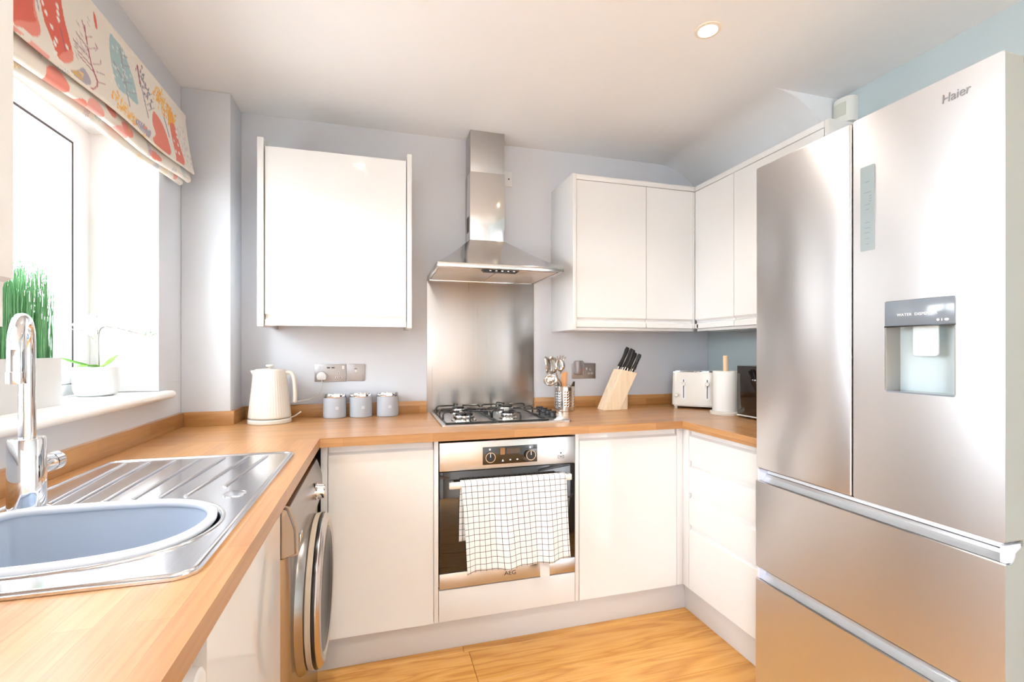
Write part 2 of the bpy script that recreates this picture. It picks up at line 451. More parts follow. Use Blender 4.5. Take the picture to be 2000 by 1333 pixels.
# ================================================================ WORKTOP
wt = thing('worktop', 'oak block worktop running round three sides of the kitchen', 'worktop', (0, 2.2, WT))
TH = .035
LX = -.209
boxes('left_run', [(WL+.001, LX, -.9, .835, WT-TH, WT), (WL+.001, LX, 1.215, 1.8995, WT-TH, WT), (WL+.001, -.765, .835, 1.215, WT-TH, WT), (-.275, LX, .835, 1.215, WT-TH, WT)], 'oaky', wt, .0)
bm = bmesh.new(); add_prism(bm, [(WL+.001, 1.9), (1.374, 1.9), (2.034, 1.9), (2.034, YB-.001), (-.631, YB-.001), (-.631, 2.369), (WL+.001, 2.369)], WT-TH, WT, 'Z')
bm_obj('back_run', bm, 'oakx', wt)
box('right_run', 1.374, 2.034, 1.392, 1.8995, WT-TH, WT, 'oaky', wt, 0)
UH = .062
for b_, mm, lab in (((WL+.0005, -.807, -.9, 2.351), 'oaky', 'long oak upstand strip below the window sill'),
                    ((-.807, -.614, 2.352, 2.3695), 'oakx', 'short oak upstand strip across front of the wall column'),
                    ((-.6315, -.614, 2.3705, 2.53), 'oaky', 'short oak upstand strip on the side of wall column beside kettle'),
                    ((-.6135, .2535, 2.531, YB-.0005), 'oakx', 'oak upstand strip behind the kettle and canisters'),
                    ((.8575, 2.017, 2.531, YB-.0005), 'oakx', 'oak upstand strip behind knife block and toaster'),
                    ((2.0175, WR-.0005, 1.40, YB-.0005), 'oaky', 'oak upstand strip behind the microwave on right wall')):
    tag(box('upstand', *b_, WT+.0003, WT+UH, mm, None, .001), lab, 'upstand')

# ================================================================ CABINETS
def door_base(parent, x0, x1, z0, z1, yf, axis='Y', name='door', d=.02, grip=.034):
    """slab door with a scooped grip along the top edge; axis Y: faces -Y, axis X-: faces -X, X+: faces +X"""
    prof = [(0, z0), (0, z1-grip), (.002, z1-grip+.0015), (.013, z1-grip+.009), (.0145, z1-grip+.016), (.0145, z1), (d, z1), (d, z0)]
    if axis == 'Y': poly = [(yf+a, b) for a, b in prof]; return prism(name, poly, x0, x1, 'X', 'gloss', parent, 25)
    if axis == 'X-': poly = [(yf+a, b) for a, b in prof]; return prism(name, poly, x0, x1, 'Y', 'gloss', parent, 25)
    poly = [(yf-a, b) for a, b in prof]; return prism(name, poly, x0, x1, 'Y', 'gloss', parent, 25)
def door_wall(parent, a0, a1, z0, z1, f, axis='Y', name='door', d=.02):
    """wall-cabinet door: slot grip just above the bottom edge"""
    prof = [(0, z1), (0, z0+.050), (.003, z0+.047), (.012, z0+.040), (.013, z0+.030), (.003, z0+.026), (0, z0+.024), (0, z0), (d, z0), (d, z1)]
    s = -1 if axis == 'X+' else 1
    poly = [(f+s*a, b) for a, b in prof]
    return prism(name, poly, a0, a1, 'X' if axis == 'Y' else 'Y', 'gloss', parent, 25)
DT = WT-TH-.003
# --- base unit between washing machine corner and oven
c = thing('base_cabinet', 'white gloss base cabinet between washing machine and oven', 'cabinet', (.01, 2.2, .137))
box('carcass', -.205, .218, 1.945, 2.50, .138, DT, 'carc', c, .001)
door_base(c, -.1805, .2185, .139, DT, 1.922)
box('filler', -.2085, -.1835, 1.930, 1.9445, .139, DT, 'gloss', c, .001)
# --- oven housing
c = thing('oven_cabinet', 'white oven housing with slim side fillers and panel under oven', 'cabinet', (.54, 2.2, .137))
boxes('side_panel', [(.2205, .2385, 1.922, 2.50, .139, DT)], 'gloss', c, .001)
boxes('side_panel', [(.8405, .8580, 1.922, 2.50, .139, DT)], 'gloss', c, .001)
box('lower_panel', .2405, .8385, 1.922, 1.942, .139, .267, 'gloss', c, .001)
box('shelf', .2405, .8385, 1.99, 2.50, .25, .266, 'carc', c, 0)
# --- base unit right of oven with corner post
c = thing('base_cabinet', 'white gloss base cabinet between oven and drawer corner', 'cabinet', (1.1, 2.2, .137))
box('carcass', .862, 1.375, 1.945, 2.50, .138, DT, 'carc', c, .001)
door_base(c, .8605, 1.3575, .139, DT, 1.922)
box('corner_post', 1.361, 1.3935, 1.924, 1.944, .139, DT, 'gloss', c, .001)
# --- drawer unit
c = thing('drawer_unit', 'white four drawer base unit beside the fridge freezer', 'drawer unit', (1.7, 1.63, .137))
box('carcass', 1.416, 1.95, 1.393, 1.92, .138, DT, 'carc', c, .001)
box('end_post', 1.394, 1.4155, 1.882, 1.9440, .139, DT, 'gloss', c, .001)
for z0, z1 in ((.139, .437), (.440, .585), (.588, .733), (.736, DT)):
    door_base(c, 1.394, 1.879, z0, z1, 1.394, 'X-', 'drawer', .02, .03)
# --- sink cabinet
c = thing('base_cabinet', 'cream white base cabinet under sink beside washing machine', 'cabinet', (-.5, 1.04, .137))
boxes('carcass', [(-.80, -.26, .768, .784, .138, DT), (-.80, -.26, 1.288, 1.304, .138, DT), (-.80, -.26, .784, 1.288, .138, .154)], 'carc', c, .001)
door_base(c, .772, 1.303, .139, DT, -.236, 'X+')

# --- wall cabinet, single
c = thing('wall_cabinet', 'white gloss single door wall cabinet with protruding side panels above kettle', 'cabinet', (-.17, 2.4, 1.354))
box('carcass', -.468, .128, 2.262, YB-.001, 1.37, 2.128, 'carc', c, .001)
door_wall(c, -.4655, .1285, 1.356, 2.13, 2.240)
box('side_panel', -.4945, -.4695, 2.232, YB-.001, 1.352, 2.163, 'gloss', c, .001)
box('side_panel', .1325, .1540, 2.232, YB-.001, 1.352, 2.160, 'gloss', c, .001)
# --- wall cabinet, double on back wall
c = thing('wall_cabinet', 'white gloss double door wall cabinet beside cooker hood', 'cabinet', (1.33, 2.4, 1.354))
box('carcass', .986, 1.69, 2.262, YB-.001, 1.37, 2.12, 'carc', c, .001)
box('side_panel', .965, .985, 2.236, YB-.001, 1.354, 2.160, 'gloss', c, .001)
box('cornice', .9855, 1.7195, 2.238, YB-.001, 2.132, 2.158, 'gloss', c, .001)
box('bottom_panel', .9855, 1.70, 2.250, YB-.001, 1.354, 1.3685, 'gloss', c, .001)
door_wall(c, .9875, 1.3925, 1.3695, 2.129, 2.240)
door_wall(c, 1.3955, 1.686, 1.3695, 2.129, 2.240)
box('corner_post', 1.688, 1.700, 2.240, 2.262, 1.3695, 2.129, 'gloss', c, .0008)
# --- wall cabinet on right wall
c = thing('wall_cabinet', 'white gloss wall cabinet on right wall running behind fridge top', 'cabinet', (1.87, 1.84, 1.354))
box('carcass', 1.723, WR-.001, 1.452, 2.23, 1.37, 2.12, 'carc', c, .001)
box('side_panel', 1.702, WR-.001, 1.432, 1.450, 1.354, 2.160, 'gloss', c, .001)
box('cornice', 1.698, WR-.001, 1.4505, 2.2365, 2.132, 2.158, 'gloss', c, .001)
box('bottom_panel', 1.712, WR-.001, 1.4505, 2.235, 1.354, 1.3685, 'gloss', c, .001)
door_wall(c, 1.944, 2.2385, 1.3695, 2.129, 1.701, 'X-')
door_wall(c, 1.453, 1.941, 1.3695, 2.129, 1.701, 'X-')
box('hinge_stop', 1.697, 1.7005, 2.214, 2.220, 1.372, 1.392, 'blackp', c, 0)
# --- near wall cabinet on window wall
c = thing('wall_cabinet', 'white wall cabinet at the edge of the window', 'cabinet', (-.66, .55, 1.282))
box('carcass', WL+.001, -.522, .242, .843, 1.284, 2.14, 'carc', c, .001)
prof = [(-.500, 2.14), (-.500, 1.352), (-.510, 1.346), (-.512, 1.338), (-.512, 1.283), (-.520, 1.283), (-.520, 2.14)]
prism('door', prof, .244, .842, 'Y', 'gloss', c, 25)

# ================================================================ OVEN
ov = thing('built_in_oven', 'stainless steel built-in oven with black glass door', 'oven', (.54, 2.2, .27))
OYF = 1.918
box('body', .246, .834, OYF+.022, 2.46, .272, .868, 'steel', ov, .001)
cp = box('control_panel', .242, .8375, OYF, OYF+.021, .753, .870, 'steel', ov, .002)
box('control_glass', .4215, .6615, OYF-.0015, OYF+.002, .770, .844, 'blackglass', ov, .0008)
box('clock_display', .525, .585, OYF-.002, OYF, .812, .834, mat('oven_display', (.09, .07, .06), .15), ov, 0)
box('clock_display', .497, .517, OYF-.002, OYF, .809, .837, mat('oven_display_amber', (.30, .15, .07), .15), ov, 0)
for kx in (.452, .629):
    k = lathe('knob', [(0, .0), (.0205, .0), (.0205, .010), (.0185, .0135), (0, .0135)], (kx, OYF-.0015, .802), 'blackp', ov, 32, '-Y')
    lathe('knob_ring', [(.0190, .0128), (.0212, .0128), (.0212, .0142), (.0190, .0142), (.0190, .0128)], (kx, OYF-.0015, .802), 'chrome', k, 32, '-Y')
    box('pointer', kx-.0012, kx+.0012, OYF-.0162, OYF-.0150, .803, .819, 'whiteink', k, 0)
    box('symbol', kx-.004, kx+.004, OYF-.0022, OYF-.0014, .829, .837, 'whiteink', ov, .0006)
for sx in (.508, .541, .572):
    prism('symbol', [(sx-.005, .780), (sx+.005, .780), (sx, .790)] if sx == .508 else rrect(sx-.004, sx+.004, .783, .788, .002, 3), OYF-.0022, OYF-.0014, 'Y', 'whiteink', ov)
# steam symbol on steel
for b in ((.757, .785, .7775, .7787), (.757, .785, .7885, .7897), (.757, .7582, .7775, .7897), (.7838, .785, .7775, .7897), (.764, .778, .7825, .7845)):
    box('symbol', b[0], b[1], OYF-.0008, OYF+.0004, b[2], b[3], 'blackink', ov, 0)
lathe('symbol', [(0, 0), (.0035, 0), (.0035, .0008), (0, .0008)], (.771, OYF, .800), 'blackink', ov, 12, '-Y')
dr = box('door', .242, .8375, OYF+.002, OYF+.021, .338, .750, 'blackglass', ov, .002)
box('bottom_trim', .242, .8375, OYF, OYF+.021, .273, .336, 'steel', ov, .0015)
text('brand_lettering', 'AEG', (.541, OYF-.0006, .3055), .024, '-Y', 'blackink', ov, xs=1.15)
hb = boxes('handle', [(.275, .800, OYF-.055, OYF-.039, .694, .720)], mat('pale_handle_metal', (.80, .78, .75), .3, .4), ov, .003)
for hx in (.290, .785): box('handle_bracket', hx-.009, hx+.009, OYF-.040, OYF+.003, .700, .715, 'steel', hb, .002)
# tea towel over handle
def towel():
    W0, W1, n = .320, .770, 64
    yb = OYF-.047; rad = .0125
    prof = []
    # back hang from bottom up, over the bar, front hang down
    for z in np.linspace(.475, .715, 16): prof.append((yb+rad, z))
    for a in np.linspace(0, 180, 8)[1:-1]: prof.append((yb+rad*math.cos(R(a)), .715+.0105*math.sin(R(a))))
    for z in np.linspace(.715, .366, 30): prof.append((yb-rad, z))
    s = [0]
    for a, b in zip(prof, prof[1:]): s.append(s[-1]+math.hypot(a[0]-b[0], a[1]-b[1]))
    bm = bmesh.new(); uvl = bm.loops.layers.uv.new('UVMap'); grid = []; top = s[19]
    for j, (py, pz) in enumerate(prof):
        rowv = []
        front = s[j] > top
        dn = (s[j]-top)/.38
        for i in range(n+1):
            t = i/n; x = W0+(W1-W0)*t
            if front:
                k = dn
                x += .022*k + .003*math.sin(9*t+3*k)
                y = py - .011*k*(1+math.sin(t*15.5+1.2*k+.6)) - .006*k*math.sin(t*31+2)
                z = pz-(.010*math.sin(t*2.6+.2)*k if True else 0)+k*.012*(t-.4)
            else:
                k = max(0, (.70-pz)/.25); y = py+.003*k*math.sin(t*14); x += -.004*k; z = pz
                y = min(y, OYF-.002)
            rowv.append(bm.verts.new((x, y, z)))
        grid.append(rowv)
    U = 1/.0238
    for j in range(len(prof)-1):
        for i in range(n):
            f = bm.faces.new((grid[j][i], grid[j][i+1], grid[j+1][i+1], grid[j+1][i]))
            for l, (jj, ii) in zip(f.loops, ((j, i), (j, i+1), (j+1, i+1), (j+1, i))):
                l[uvl].uv = ((W0+(W1-W0)*ii/n)*U, s[jj]*U)
    me = bpy.data.meshes.new('tea_towel'); bm.to_mesh(me); bm.free()
    return me
tt = thing('tea_towel', 'white tea towel with thin dark check hanging over oven handle', 'towel', (.545, OYF-.047, .72))
tc = finish('cloth', towel(), 'towel', tt, 60)
sm = tc.modifiers.new('thick', 'SOLIDIFY'); sm.thickness = .0016; sm.offset = 0
box('care_label', .655, .697, OYF-.0580, OYF-.0572, .298, .37, 'paper', tt, 0)

# ================================================================ HOB
hob = thing('gas_hob', 'stainless steel gas hob with black pan supports set in worktop', 'hob', (.56, 2.28, WT))
HX0, HX1, HY0, HY1 = .268, .868, 2.025, 2.522
prism('plate', rrect(HX0, HX1, HY0, HY1, .012), WT+.0005, WT+.008, 'Z', 'steel', hob, 30, .0015)
ZH = WT+.008
for bx, by, r in ((.385, 2.155, .052), (.400, 2.405, .038), (.600, 2.165, .038), (.650, 2.405, .046)):
    b = lathe('burner', [(r*1.15, 0), (r*1.12, .006), (r*.95, .010), (r*.95, .020), (r*1.0, .022), (r*.98, .026), (0, .026)], (bx, by, ZH), 'utensil', hob, 28)
    lathe('burner_cap', [(r*.80, .0262), (r*.82, .031), (r*.7, .034), (0, .035)], (bx, by, ZH), 'black', b, 28)
def support(x0, x1, y0, y1, cs):
    bm = bmesh.new(); z = ZH+.004; zt = ZH+.040; r = .0042
    add_tube(bm, [(x0, y0, z), (x1, y0, z), (x1, y1, z), (x0, y1, z)], .0045, 6, True)
    def finger(ax, ay, bx, by):
        p = Vector((ax, ay, z)); q = Vector((bx, by, zt)); d = Vector((bx-ax, by-ay, 0)); l = d.length; d /= l
        pts = [p, p+Vector((0, 0, .024)), p+Vector((0, 0, .032))+d*.004, p+Vector((0, 0, .036))+d*.012, q]
        add_tube(bm, pts, r, 6)
    for cx, cy in cs:
        finger(x0, cy, cx-.022, cy); finger(x1, cy, cx+.022, cy)
    cxm = sum(c[0] for c in cs)/len(cs)
    finger(cxm, y0, cs[0][0], cs[0][1]-.024); finger(cxm, y1, cs[1][0], cs[1][1]+.024)
    ym = (y0+y1)/2
    finger(x0, ym, cxm-.03, ym); finger(x1, ym, cxm+.03, ym)
    return bm_obj('pan_support', bm, 'black', hob, 50)
support(.288, .512, 2.045, 2.500, [(.385, 2.155), (.400, 2.405)])
support(.522, .758, 2.045, 2.500, [(.600, 2.165), (.650, 2.405)])
for ky in (2.150, 2.215, 2.280, 2.345):
    k = lathe('control_knob', [(.019, 0), (.019, .004), (.015, .006), (.0135, .020), (.0125, .022), (0, .022)], (.822, ky, ZH), 'blackp', hob, 24)
    box('grip', .803, .841, ky-.004, ky+.004, ZH+.018, ZH+.028, 'blackp', k, .002)

# splashback
tag(box('splashback', .2545, .8565, 2.5425, YB-.0005, WT+.001, 1.625, 'steelv', None, .0005), 'brushed stainless steel splashback sheet behind the hob', 'splashback')

# ================================================================ COOKER HOOD
hd = thing('cooker_hood', 'stainless steel chimney cooker hood on back wall', 'cooker hood', (.555, 2.35, 1.62))
HY = 2.087
z0, z1 = 1.622, 1.642
bm = bmesh.new()
add_box(bm, .2545, .8555, HY, HY+.012, z0, z1, .001); add_box(bm, .2545, .2665, HY+.012, YB-.002, z0, z1, .001); add_box(bm, .8435, .8555, HY+.012, YB-.002, z0, z1, .001); add_box(bm, .2665, .8435, YB-.014, YB-.002, z0, z1, .001)
bm_obj('rim', bm, 'hoodsteel', hd, 35)
cx0, cx1, cy = .464, .652, 2.4165
bm = bmesh.new()
lo = [(.2545, HY), (.8555, HY), (.8555, YB-.002), (.2545, YB-.002)]; hi = [(cx0, cy), (cx1, cy), (cx1, YB-.002), (cx0, YB-.002)]
rings = []
for t in np.linspace(0, 1, 9):
    # front swoops gently up towards the chimney
    k = t; zz = z1+(1.826-z1)*(t**1.12)
    rings.append([bm.verts.new((a[0]+(b[0]-a[0])*k, a[1]+(b[1]-a[1])*k, zz)) for a, b in zip(lo, hi)])
for a, b in zip(rings, rings[1:]):
    for i in range(4): bm.faces.new((a[i], a[(i+1) % 4], b[(i+1) % 4], b[i]))
bm_obj('canopy', bm, 'hoodsteel', hd, 30)
box('filter', .270, .553, HY+.060, YB-.018, z0+.003, z0+.007, mat('filter_mesh', (.74, .66, .58), .4, .5), hd, .001)
box('filter', .557, .840, HY+.060, YB-.018, z0+.003, z0+.007, M['filter_mesh'] if 'filter_mesh' in M else bpy.data.materials['filter_mesh'], hd, .001)
box('underside_rail', .267, .843, HY+.0125, HY+.058, z0+.004, z0+.008, 'hoodsteel', hd, .001)
prism('control_strip', [(.462, z0-.001), (.64, z0-.001), (.628, z0-.012), (.474, z0-.012)], HY+.020, HY+.055, 'Y', 'blackp', hd)
for i in range(5): box('button', .495+i*.028, .505+i*.028, HY+.018, HY+.0205, z0-.009, z0-.004, 'utensil', hd, .0006)
box('lower_chimney', cx0, cx1, cy, YB-.002, 1.822, 2.182, 'hoodsteel', hd, .002)
box('upper_chimney', cx0+.002, cx1-.002, cy+.002, YB-.002, 2.1825, ZC-.001, 'steelv', hd, .002)
box('side_vent', cx0-.0012, cx0+.001, 2.450, 2.500, 1.875, 1.955, 'dark', hd, 0)
bp = thing('blanking_plate', 'small white blanking plate on wall beside hood chimney', 'wall plate', (.70, YB, 2.2))
box('plate', .653, .727, YB-.009, YB-.0005, 2.166, 2.250, 'whitep', bp, .003)
lathe('screw', [(0, 0), (.004, 0), (.004, .001), (0, .0015)], (.7085, YB-.009, 2.208), 'dark', bp, 12, '-Y')

# ================================================================ FRIDGE
fr = thing('fridge_freezer', 'stainless steel french door fridge freezer with water dispenser', 'fridge', (1.65, 1.03, 0))
FXF, FY0, FY1 = 1.298, .681, 1.375
box('cabinet_body', 1.365, 2.0, FY0+.004, FY1-.004, .03, 1.885, 'fridgeside', fr, .006)
for fy in (FY0+.06, FY1-.06):
    for fx in (1.42, 1.94): lathe('foot', [(.02, 0), (.02, .03), (0, .03)], (fx, fy, 0), 'blackp', fr, 16)
DM = 1.0205
d2 = box('door', FXF, 1.358, DM+.0035, FY1, .832, 1.897, 'fridge', fr, .006, 3)
# near door with opening for the dispenser
bm = bmesh.new()
y0, y1, zz0, zz1 = .771, .931, 1.139, 1.378
outer = rrect(FY0, DM-.0035, .832, 1.897, .006, 3); inner = rrect(y0, y1, zz0, zz1, .006, 3)
def loop_edges(bm, pts, x):
    vs = [bm.verts.new((x, p[0], p[1])) for p in pts]
    es = [bm.edges.new((vs[i], vs[(i+1) % len(vs)])) for i in range(len(vs))]; return vs, es
ov_, oe = loop_edges(bm, outer, FXF); iv_, ie = loop_edges(bm, inner, FXF)
bmesh.ops.triangle_fill(bm, use_beauty=True, edges=oe+ie)
def skirt(bm, vs, x):
    w = [bm.verts.new((x, v.co.y, v.co.z)) for v in vs]
    for i in range(len(vs)): bm.faces.new((vs[i], vs[(i+1) % len(vs)], w[(i+1) % len(vs)], w[i]))
    return w
ow = skirt(bm, ov_, 1.358); skirt(bm, iv_, 1.3585); 
bm.faces.new(ow)
d1 = bm_obj('door', bm, 'fridge', fr)
def grey_sides(o):
    o.data.materials.append(M['fridgeside'])
    for p in o.data.polygons:
        if abs(p.normal.y) > .9 and (p.center.y < FY0+.002 or p.center.y > FY1-.002): p.material_index = 1
grey_sides(d1)
# dispenser recess
box('dispenser_back', 1.350, 1.3575, y0+.001, y1-.001, zz0+.001, 1.312, 'dispback', d1, 0)
M['recess'] = mat('recess_grey', (.30, .29, .27), .3)
box('dispenser_lining', FXF+.001, 1.350, y1-.003, y1-.0005, zz0, 1.312, 'recess', d1, 0)
box('dispenser_lining', FXF+.001, 1.350, y0+.0005, y0+.003, zz0, 1.312, 'recess', d1, 0)
box('drip_ledge', FXF+.001, 1.350, y0+.003, y1-.003, zz0, zz0+.004, 'darkgrey', d1, 0)
box('dispenser_fascia', FXF-.002, 1.350, y0+.0005, y1-.0005, 1.312, zz1-.0005, 'darkgrey', d1, .002)
box('fascia_lip', FXF-.003, FXF+.012, y0+.0005, y1-.0005, 1.3095, 1.3125, 'black', d1, .0005)
text('lettering', 'WATER  DISPENSER', (FXF-.0025, .853, 1.340), .0098, '-X', 'whiteink', d1, xs=1.0, spacing=1.08)
for yy_, w_ in ((.806, .006), (.798, .002), (.788, .009)): prism('symbol', rrect(yy_-w_/2, yy_+w_/2, 1.320, 1.326, min(w_, .006)*.45, 3), FXF-.0025, FXF-.0018, 'X', 'whiteink', d1)
pd_ = prism('dispenser_paddle', rrect(.823, .880, 1.235, 1.318, .008, 4), 1.325, 1.329, 'X', mat('clear_paddle', (.72, .80, .80), .15), d1, 30)
prism('symbol', [(.843, 1.252), (.857, 1.252), (.860, 1.266), (.854, 1.259), (.850, 1.268), (.846, 1.259), (.840, 1.266)], 1.3242, 1.3252, 'X', 'whiteink', pd_)
# touch strip
ts = prism('touch_panel', rrect(.957, .996, 1.524, 1.757, .003, 3), FXF-.0012, FXF+.002, 'X', 'display', d1, 30)
random.seed(3)
for k, z in enumerate((1.712, 1.683, 1.672, 1.665, 1.658, 1.650, 1.636, 1.600, 1.585, 1.572, 1.556, 1.541)):
    w = (.012, .016, .006, .006, .006, .014, .010, .012, .014, .012, .010, .008)[k]; cyy = .9765 if k not in (2, 3, 4) else .968
    box('panel_mark', FXF-.0016, FXF-.0010, cyy-w/2, cyy+w/2, z, z+.0018, 'displine', ts, 0)
text('brand_lettering', 'Haier', (FXF-.0012, .771, 1.8465), .030, '-X', 'logo', d1, .0006, xs=.86, shear=.08)
# gasket between doors, hinges
box('door_gasket', FXF+.012, 1.364, DM-.003, DM+.003, .835, 1.893, 'dark', fr, 0)
box('hinge_cover', 1.372, 1.440, FY0+.01, FY0+.05, 1.885, 1.902, mat('brown_hinge', (.16, .11, .10), .5), fr, .003)
box('hinge_cover', 1.372, 1.440, FY1-.05, FY1-.01, 1.885, 1.902, bpy.data.materials['brown_hinge'], fr, .003)
# freezer drawers
def drawer(z0, z1):
    prof = [(FXF, z0), (FXF, z1), (FXF+.004, z1+.002)] + [(FXF+.006+.028*math.sin(R(a)), z1+.028*(1-math.cos(R(a)))-.004*math.sin(R(a))) for a in (15, 30, 45, 60, 75, 88)] + [(1.352, z1+.034), (1.358, z1+.034), (1.358, z0)]
    o = prism('freezer_drawer', rect_y(prof), FY0, FY1, 'Y', 'fridge', fr, 30)
    grey_sides(o)
    return o
def rect_y(p): return p
drawer(.482, .785); drawer(.065, .437)
def channel(z):
    prof = [(FXF+.010, z+.001)] + [(FXF+.010+.030*math.sin(R(a)), z+.001+.036*(1-math.cos(R(a)))) for a in (20, 40, 60, 80)] + [(FXF+.0415, z+.043), (FXF+.052, z+.043), (FXF+.052, z+.001)]
    prism('grip_channel', prof, FY0+.012, FY1-.012, 'Y', 'channel', fr, 40)
    for e in (FY0+.002, FY1-.012): box('channel_end', FXF+.004, FXF+.055, e, e+.0095, z+.002, z+.040, 'clear', fr, .001)
    box('shadow_gap', FXF+.008, 1.36, FY0+.006, FY1-.006, z+.0435, z+.0465, 'dark', fr, 0)
channel(.786); channel(.438)
box('kick_panel', 1.36, 1.375, FY0+.01, FY1-.01, .005, .06, 'blackp', fr, .001)

# PIR sensor
ps = thing('motion_sensor', 'white wall mounted motion sensor above right cabinet', 'sensor', (1.99, 1.62, 2.29))
prof = [(WR-.0005, 1.572), (WR-.0005, 1.668), (WR-.018, 1.668)] + [(WR-.018-.034*math.sin(R(a)), 1.62+.048*math.cos(R(a))) for a in range(10, 171, 16)] + [(WR-.018, 1.572)]
prism('body', prof, 2.262, 2.372, 'Z', mat('sensor_white', (.82, .82, .76), .4), ps, 40)
lens = [(WR-.019-.0345*math.sin(R(a)), 1.62+.0485*math.cos(R(a))) for a in range(55, 126, 10)]
prism('lens', lens+[(p[0]+.004, p[1]) for p in lens[::-1]], 2.292, 2.350, 'Z', mat('sensor_lens', (.66, .67, .58), .5), ps, 40)

# ================================================================ WASHING MACHINE
wm = thing('washing_machine', 'silver front loading washing machine under worktop', 'washing machine', (-.5, 1.605, 0))
bm = bmesh.new(); add_prism(bm, [(-.80, 1.312), (-.80, 1.888), (-.215, 1.888)] + [(-.245+.030*math.cos(R(a)), 1.342-.030*math.sin(R(a))) for a in range(0, 91, 15)], .012, .715, 'Z')
bm_obj('body', bm, 'washer', wm, 30)
pp = [(-.80, .718), (-.80, .850), (-.226, .850), (-.216, .846), (-.198, .79), (-.196, .722), (-.206, .718)]
bm = bmesh.new(); add_prism(bm, pp, 1.312, 1.888, 'Y')
bmesh.ops.bevel(bm, geom=[e for e in bm.edges if abs(e.verts[0].co.y-e.verts[1].co.y) < 1e-6 and e.verts[0].co.x > -.3 and e.verts[1].co.x > -.3], offset=.008, segments=3, affect='EDGES')
bm_obj('control_panel', bm, 'washer', wm, 30)
box('top_strip', -.80, -.232, 1.313, 1.887, .8505, .868, 'blackp', wm, .002)
ring = lambda nm, prof, m, par: lathe(nm, prof, (-.215, 1.605, .500), m, par, 56, 'X', 40)
ring('door_surround', [(.236, 0), (.232, .010), (.224, .020), (.205, .020), (.205, 0)], 'washer', wm)
dd = ring('door', [(.215, .0205), (.222, .024), (.224, .036), (.222, .0385), (.190, .0385), (.190, .0205)], 'beige', wm)
ring('door_seam', [(.2225, .0387), (.2245, .042), (.2235, .0490), (.190, .0490), (.190, .0387)], 'black', dd)
ring('door_ring', [(.2225, .0492), (.2225, .052), (.214, .060), (.196, .064), (.186, .060), (.180, .052), (.180, .0492)], mat('satin_chrome', (.62, .57, .54), .22, 1), dd)
ring('door_glass', [(.1797, .060), (.168, .063), (.150, .056), (.110, .046), (0, .040)], M['washglass'], dd)
lathe('programme_dial', [(.029, 0), (.029, .004), (.026, .006), (.024, .026), (.021, .029), (0, .029)], (-.198, 1.700, .775), 'chrome', wm, 32, 'X')
box('filter_flap', -.2145, -.205, 1.335, 1.43, .06, .16, 'washer', wm, .003)
for b in ((1.34, 1.36, .745, .765), (1.37, 1.375, .745, .765)): box('button', -.1965, -.194, b[0], b[1], b[2], b[3], 'chrome', wm, .0008)
for fx in (-.74, -.27):
    for fy in (1.36, 1.84): lathe('foot', [(.018, 0), (.018, .012), (0, .012)], (fx, fy, 0), 'blackp', wm, 12)
# white appliance at the near end
ap = thing('tumble_dryer', 'white undercounter appliance with round dial beside sink cabinet', 'appliance', (-.5, .46, 0))
box('body', -.80, -.262, .165, .762, .012, .86, 'whitep', ap, .01)
box('control_panel', -.2615, -.250, .165, .762, .735, .86, mat('pale_grey_panel', (.74, .71, .71), .35), ap, .003)
lathe('dial', [(.030, 0), (.030, .003), (.026, .006), (.024, .022), (.020, .025), (0, .025)], (-.250, .712, .803), 'whitep', ap, 32, 'X')
lathe('door', [(.19, 0), (.188, .016), (.17, .022), (.12, .016), (0, .012)], (-.262, .46, .44), 'whitep', ap, 40, 'X')

# ================================================================ SINK
sk = thing('kitchen_sink', 'stainless steel inset sink with ridged drainer under window', 'sink', (-.5, 1.22, WT))
outl = [(-.752, 1.10), (-.758, .85), (-.745, .797), (-.70, .785), (-.30, .785), (-.268, .792), (-.2545, .825), (-.2545, 1.62), (-.262, 1.648), (-.29, 1.656), (-.68, 1.663), (-.735, 1.645), (-.758, 1.59)]
outl = rrect(-.757, -.2545, .785, 1.660, .035, 6)
bowl_pts = [(-.66, 1.178), (-.50, 1.176), (-.40, 1.158), (-.335, 1.11), (-.305, 1.03), (-.318, .945), (-.37, .888), (-.47, .862), (-.62, .862), (-.70, .89), (-.735, .97), (-.735, 1.08), (-.712, 1.150)]
bo = crom([(a, b, 0) for a, b in bowl_pts], 5, True)
bc = Vector((-.52, 1.02, 0))
def scaled(f, z): return [((bc+(p-bc)*f).x, (bc+(p-bc)*f).y, z) for p in bo]
bm = bmesh.new(); ZS = WT+.005
va = [bm.verts.new((a, b, ZS)) for a, b in outl]; ea = [bm.edges.new((va[i], va[(i+1) % len(va)])) for i in range(len(va))]
vb = [bm.verts.new(p) for p in scaled(1.055, ZS)]; eb = [bm.edges.new((vb[i], vb[(i+1) % len(vb)])) for i in range(len(vb))]
bmesh.ops.triangle_fill(bm, use_beauty=True, edges=ea+eb)
prev = va
w = [bm.verts.new((a, b, WT+.0006)) for a, b in outl]
for i in range(len(va)): bm.faces.new((va[i], va[(i+1) % len(va)], w[(i+1) % len(va)], w[i]))
prev = vb
for f, z in ((1.04, ZS-.003), (1.03, ZS-.012), (1.0, ZS-.10), (.95, ZS-.150), (.88, ZS-.165)):
    cur_ = [bm.verts.new(p) for p in scaled(f, z)]
    for i in range(len(cur_)): bm.faces.new((prev[i], prev[(i+1) % len(cur_)], cur_[(i+1) % len(cur_)], cur_[i]))
    prev = cur_
bm.faces.new(prev)
bm_obj('basin_plate', bm, 'sink', sk, 40)
def inset(pts, d):
    out = []; n = len(pts)
    for i in range(n):
        t = Vector(pts[(i+1) % n])-Vector(pts[i-1]); t.normalize(); nn = Vector((-t.y, t.x))
        out.append((pts[i][0]+nn.x*d, pts[i][1]+nn.y*d))
    return out
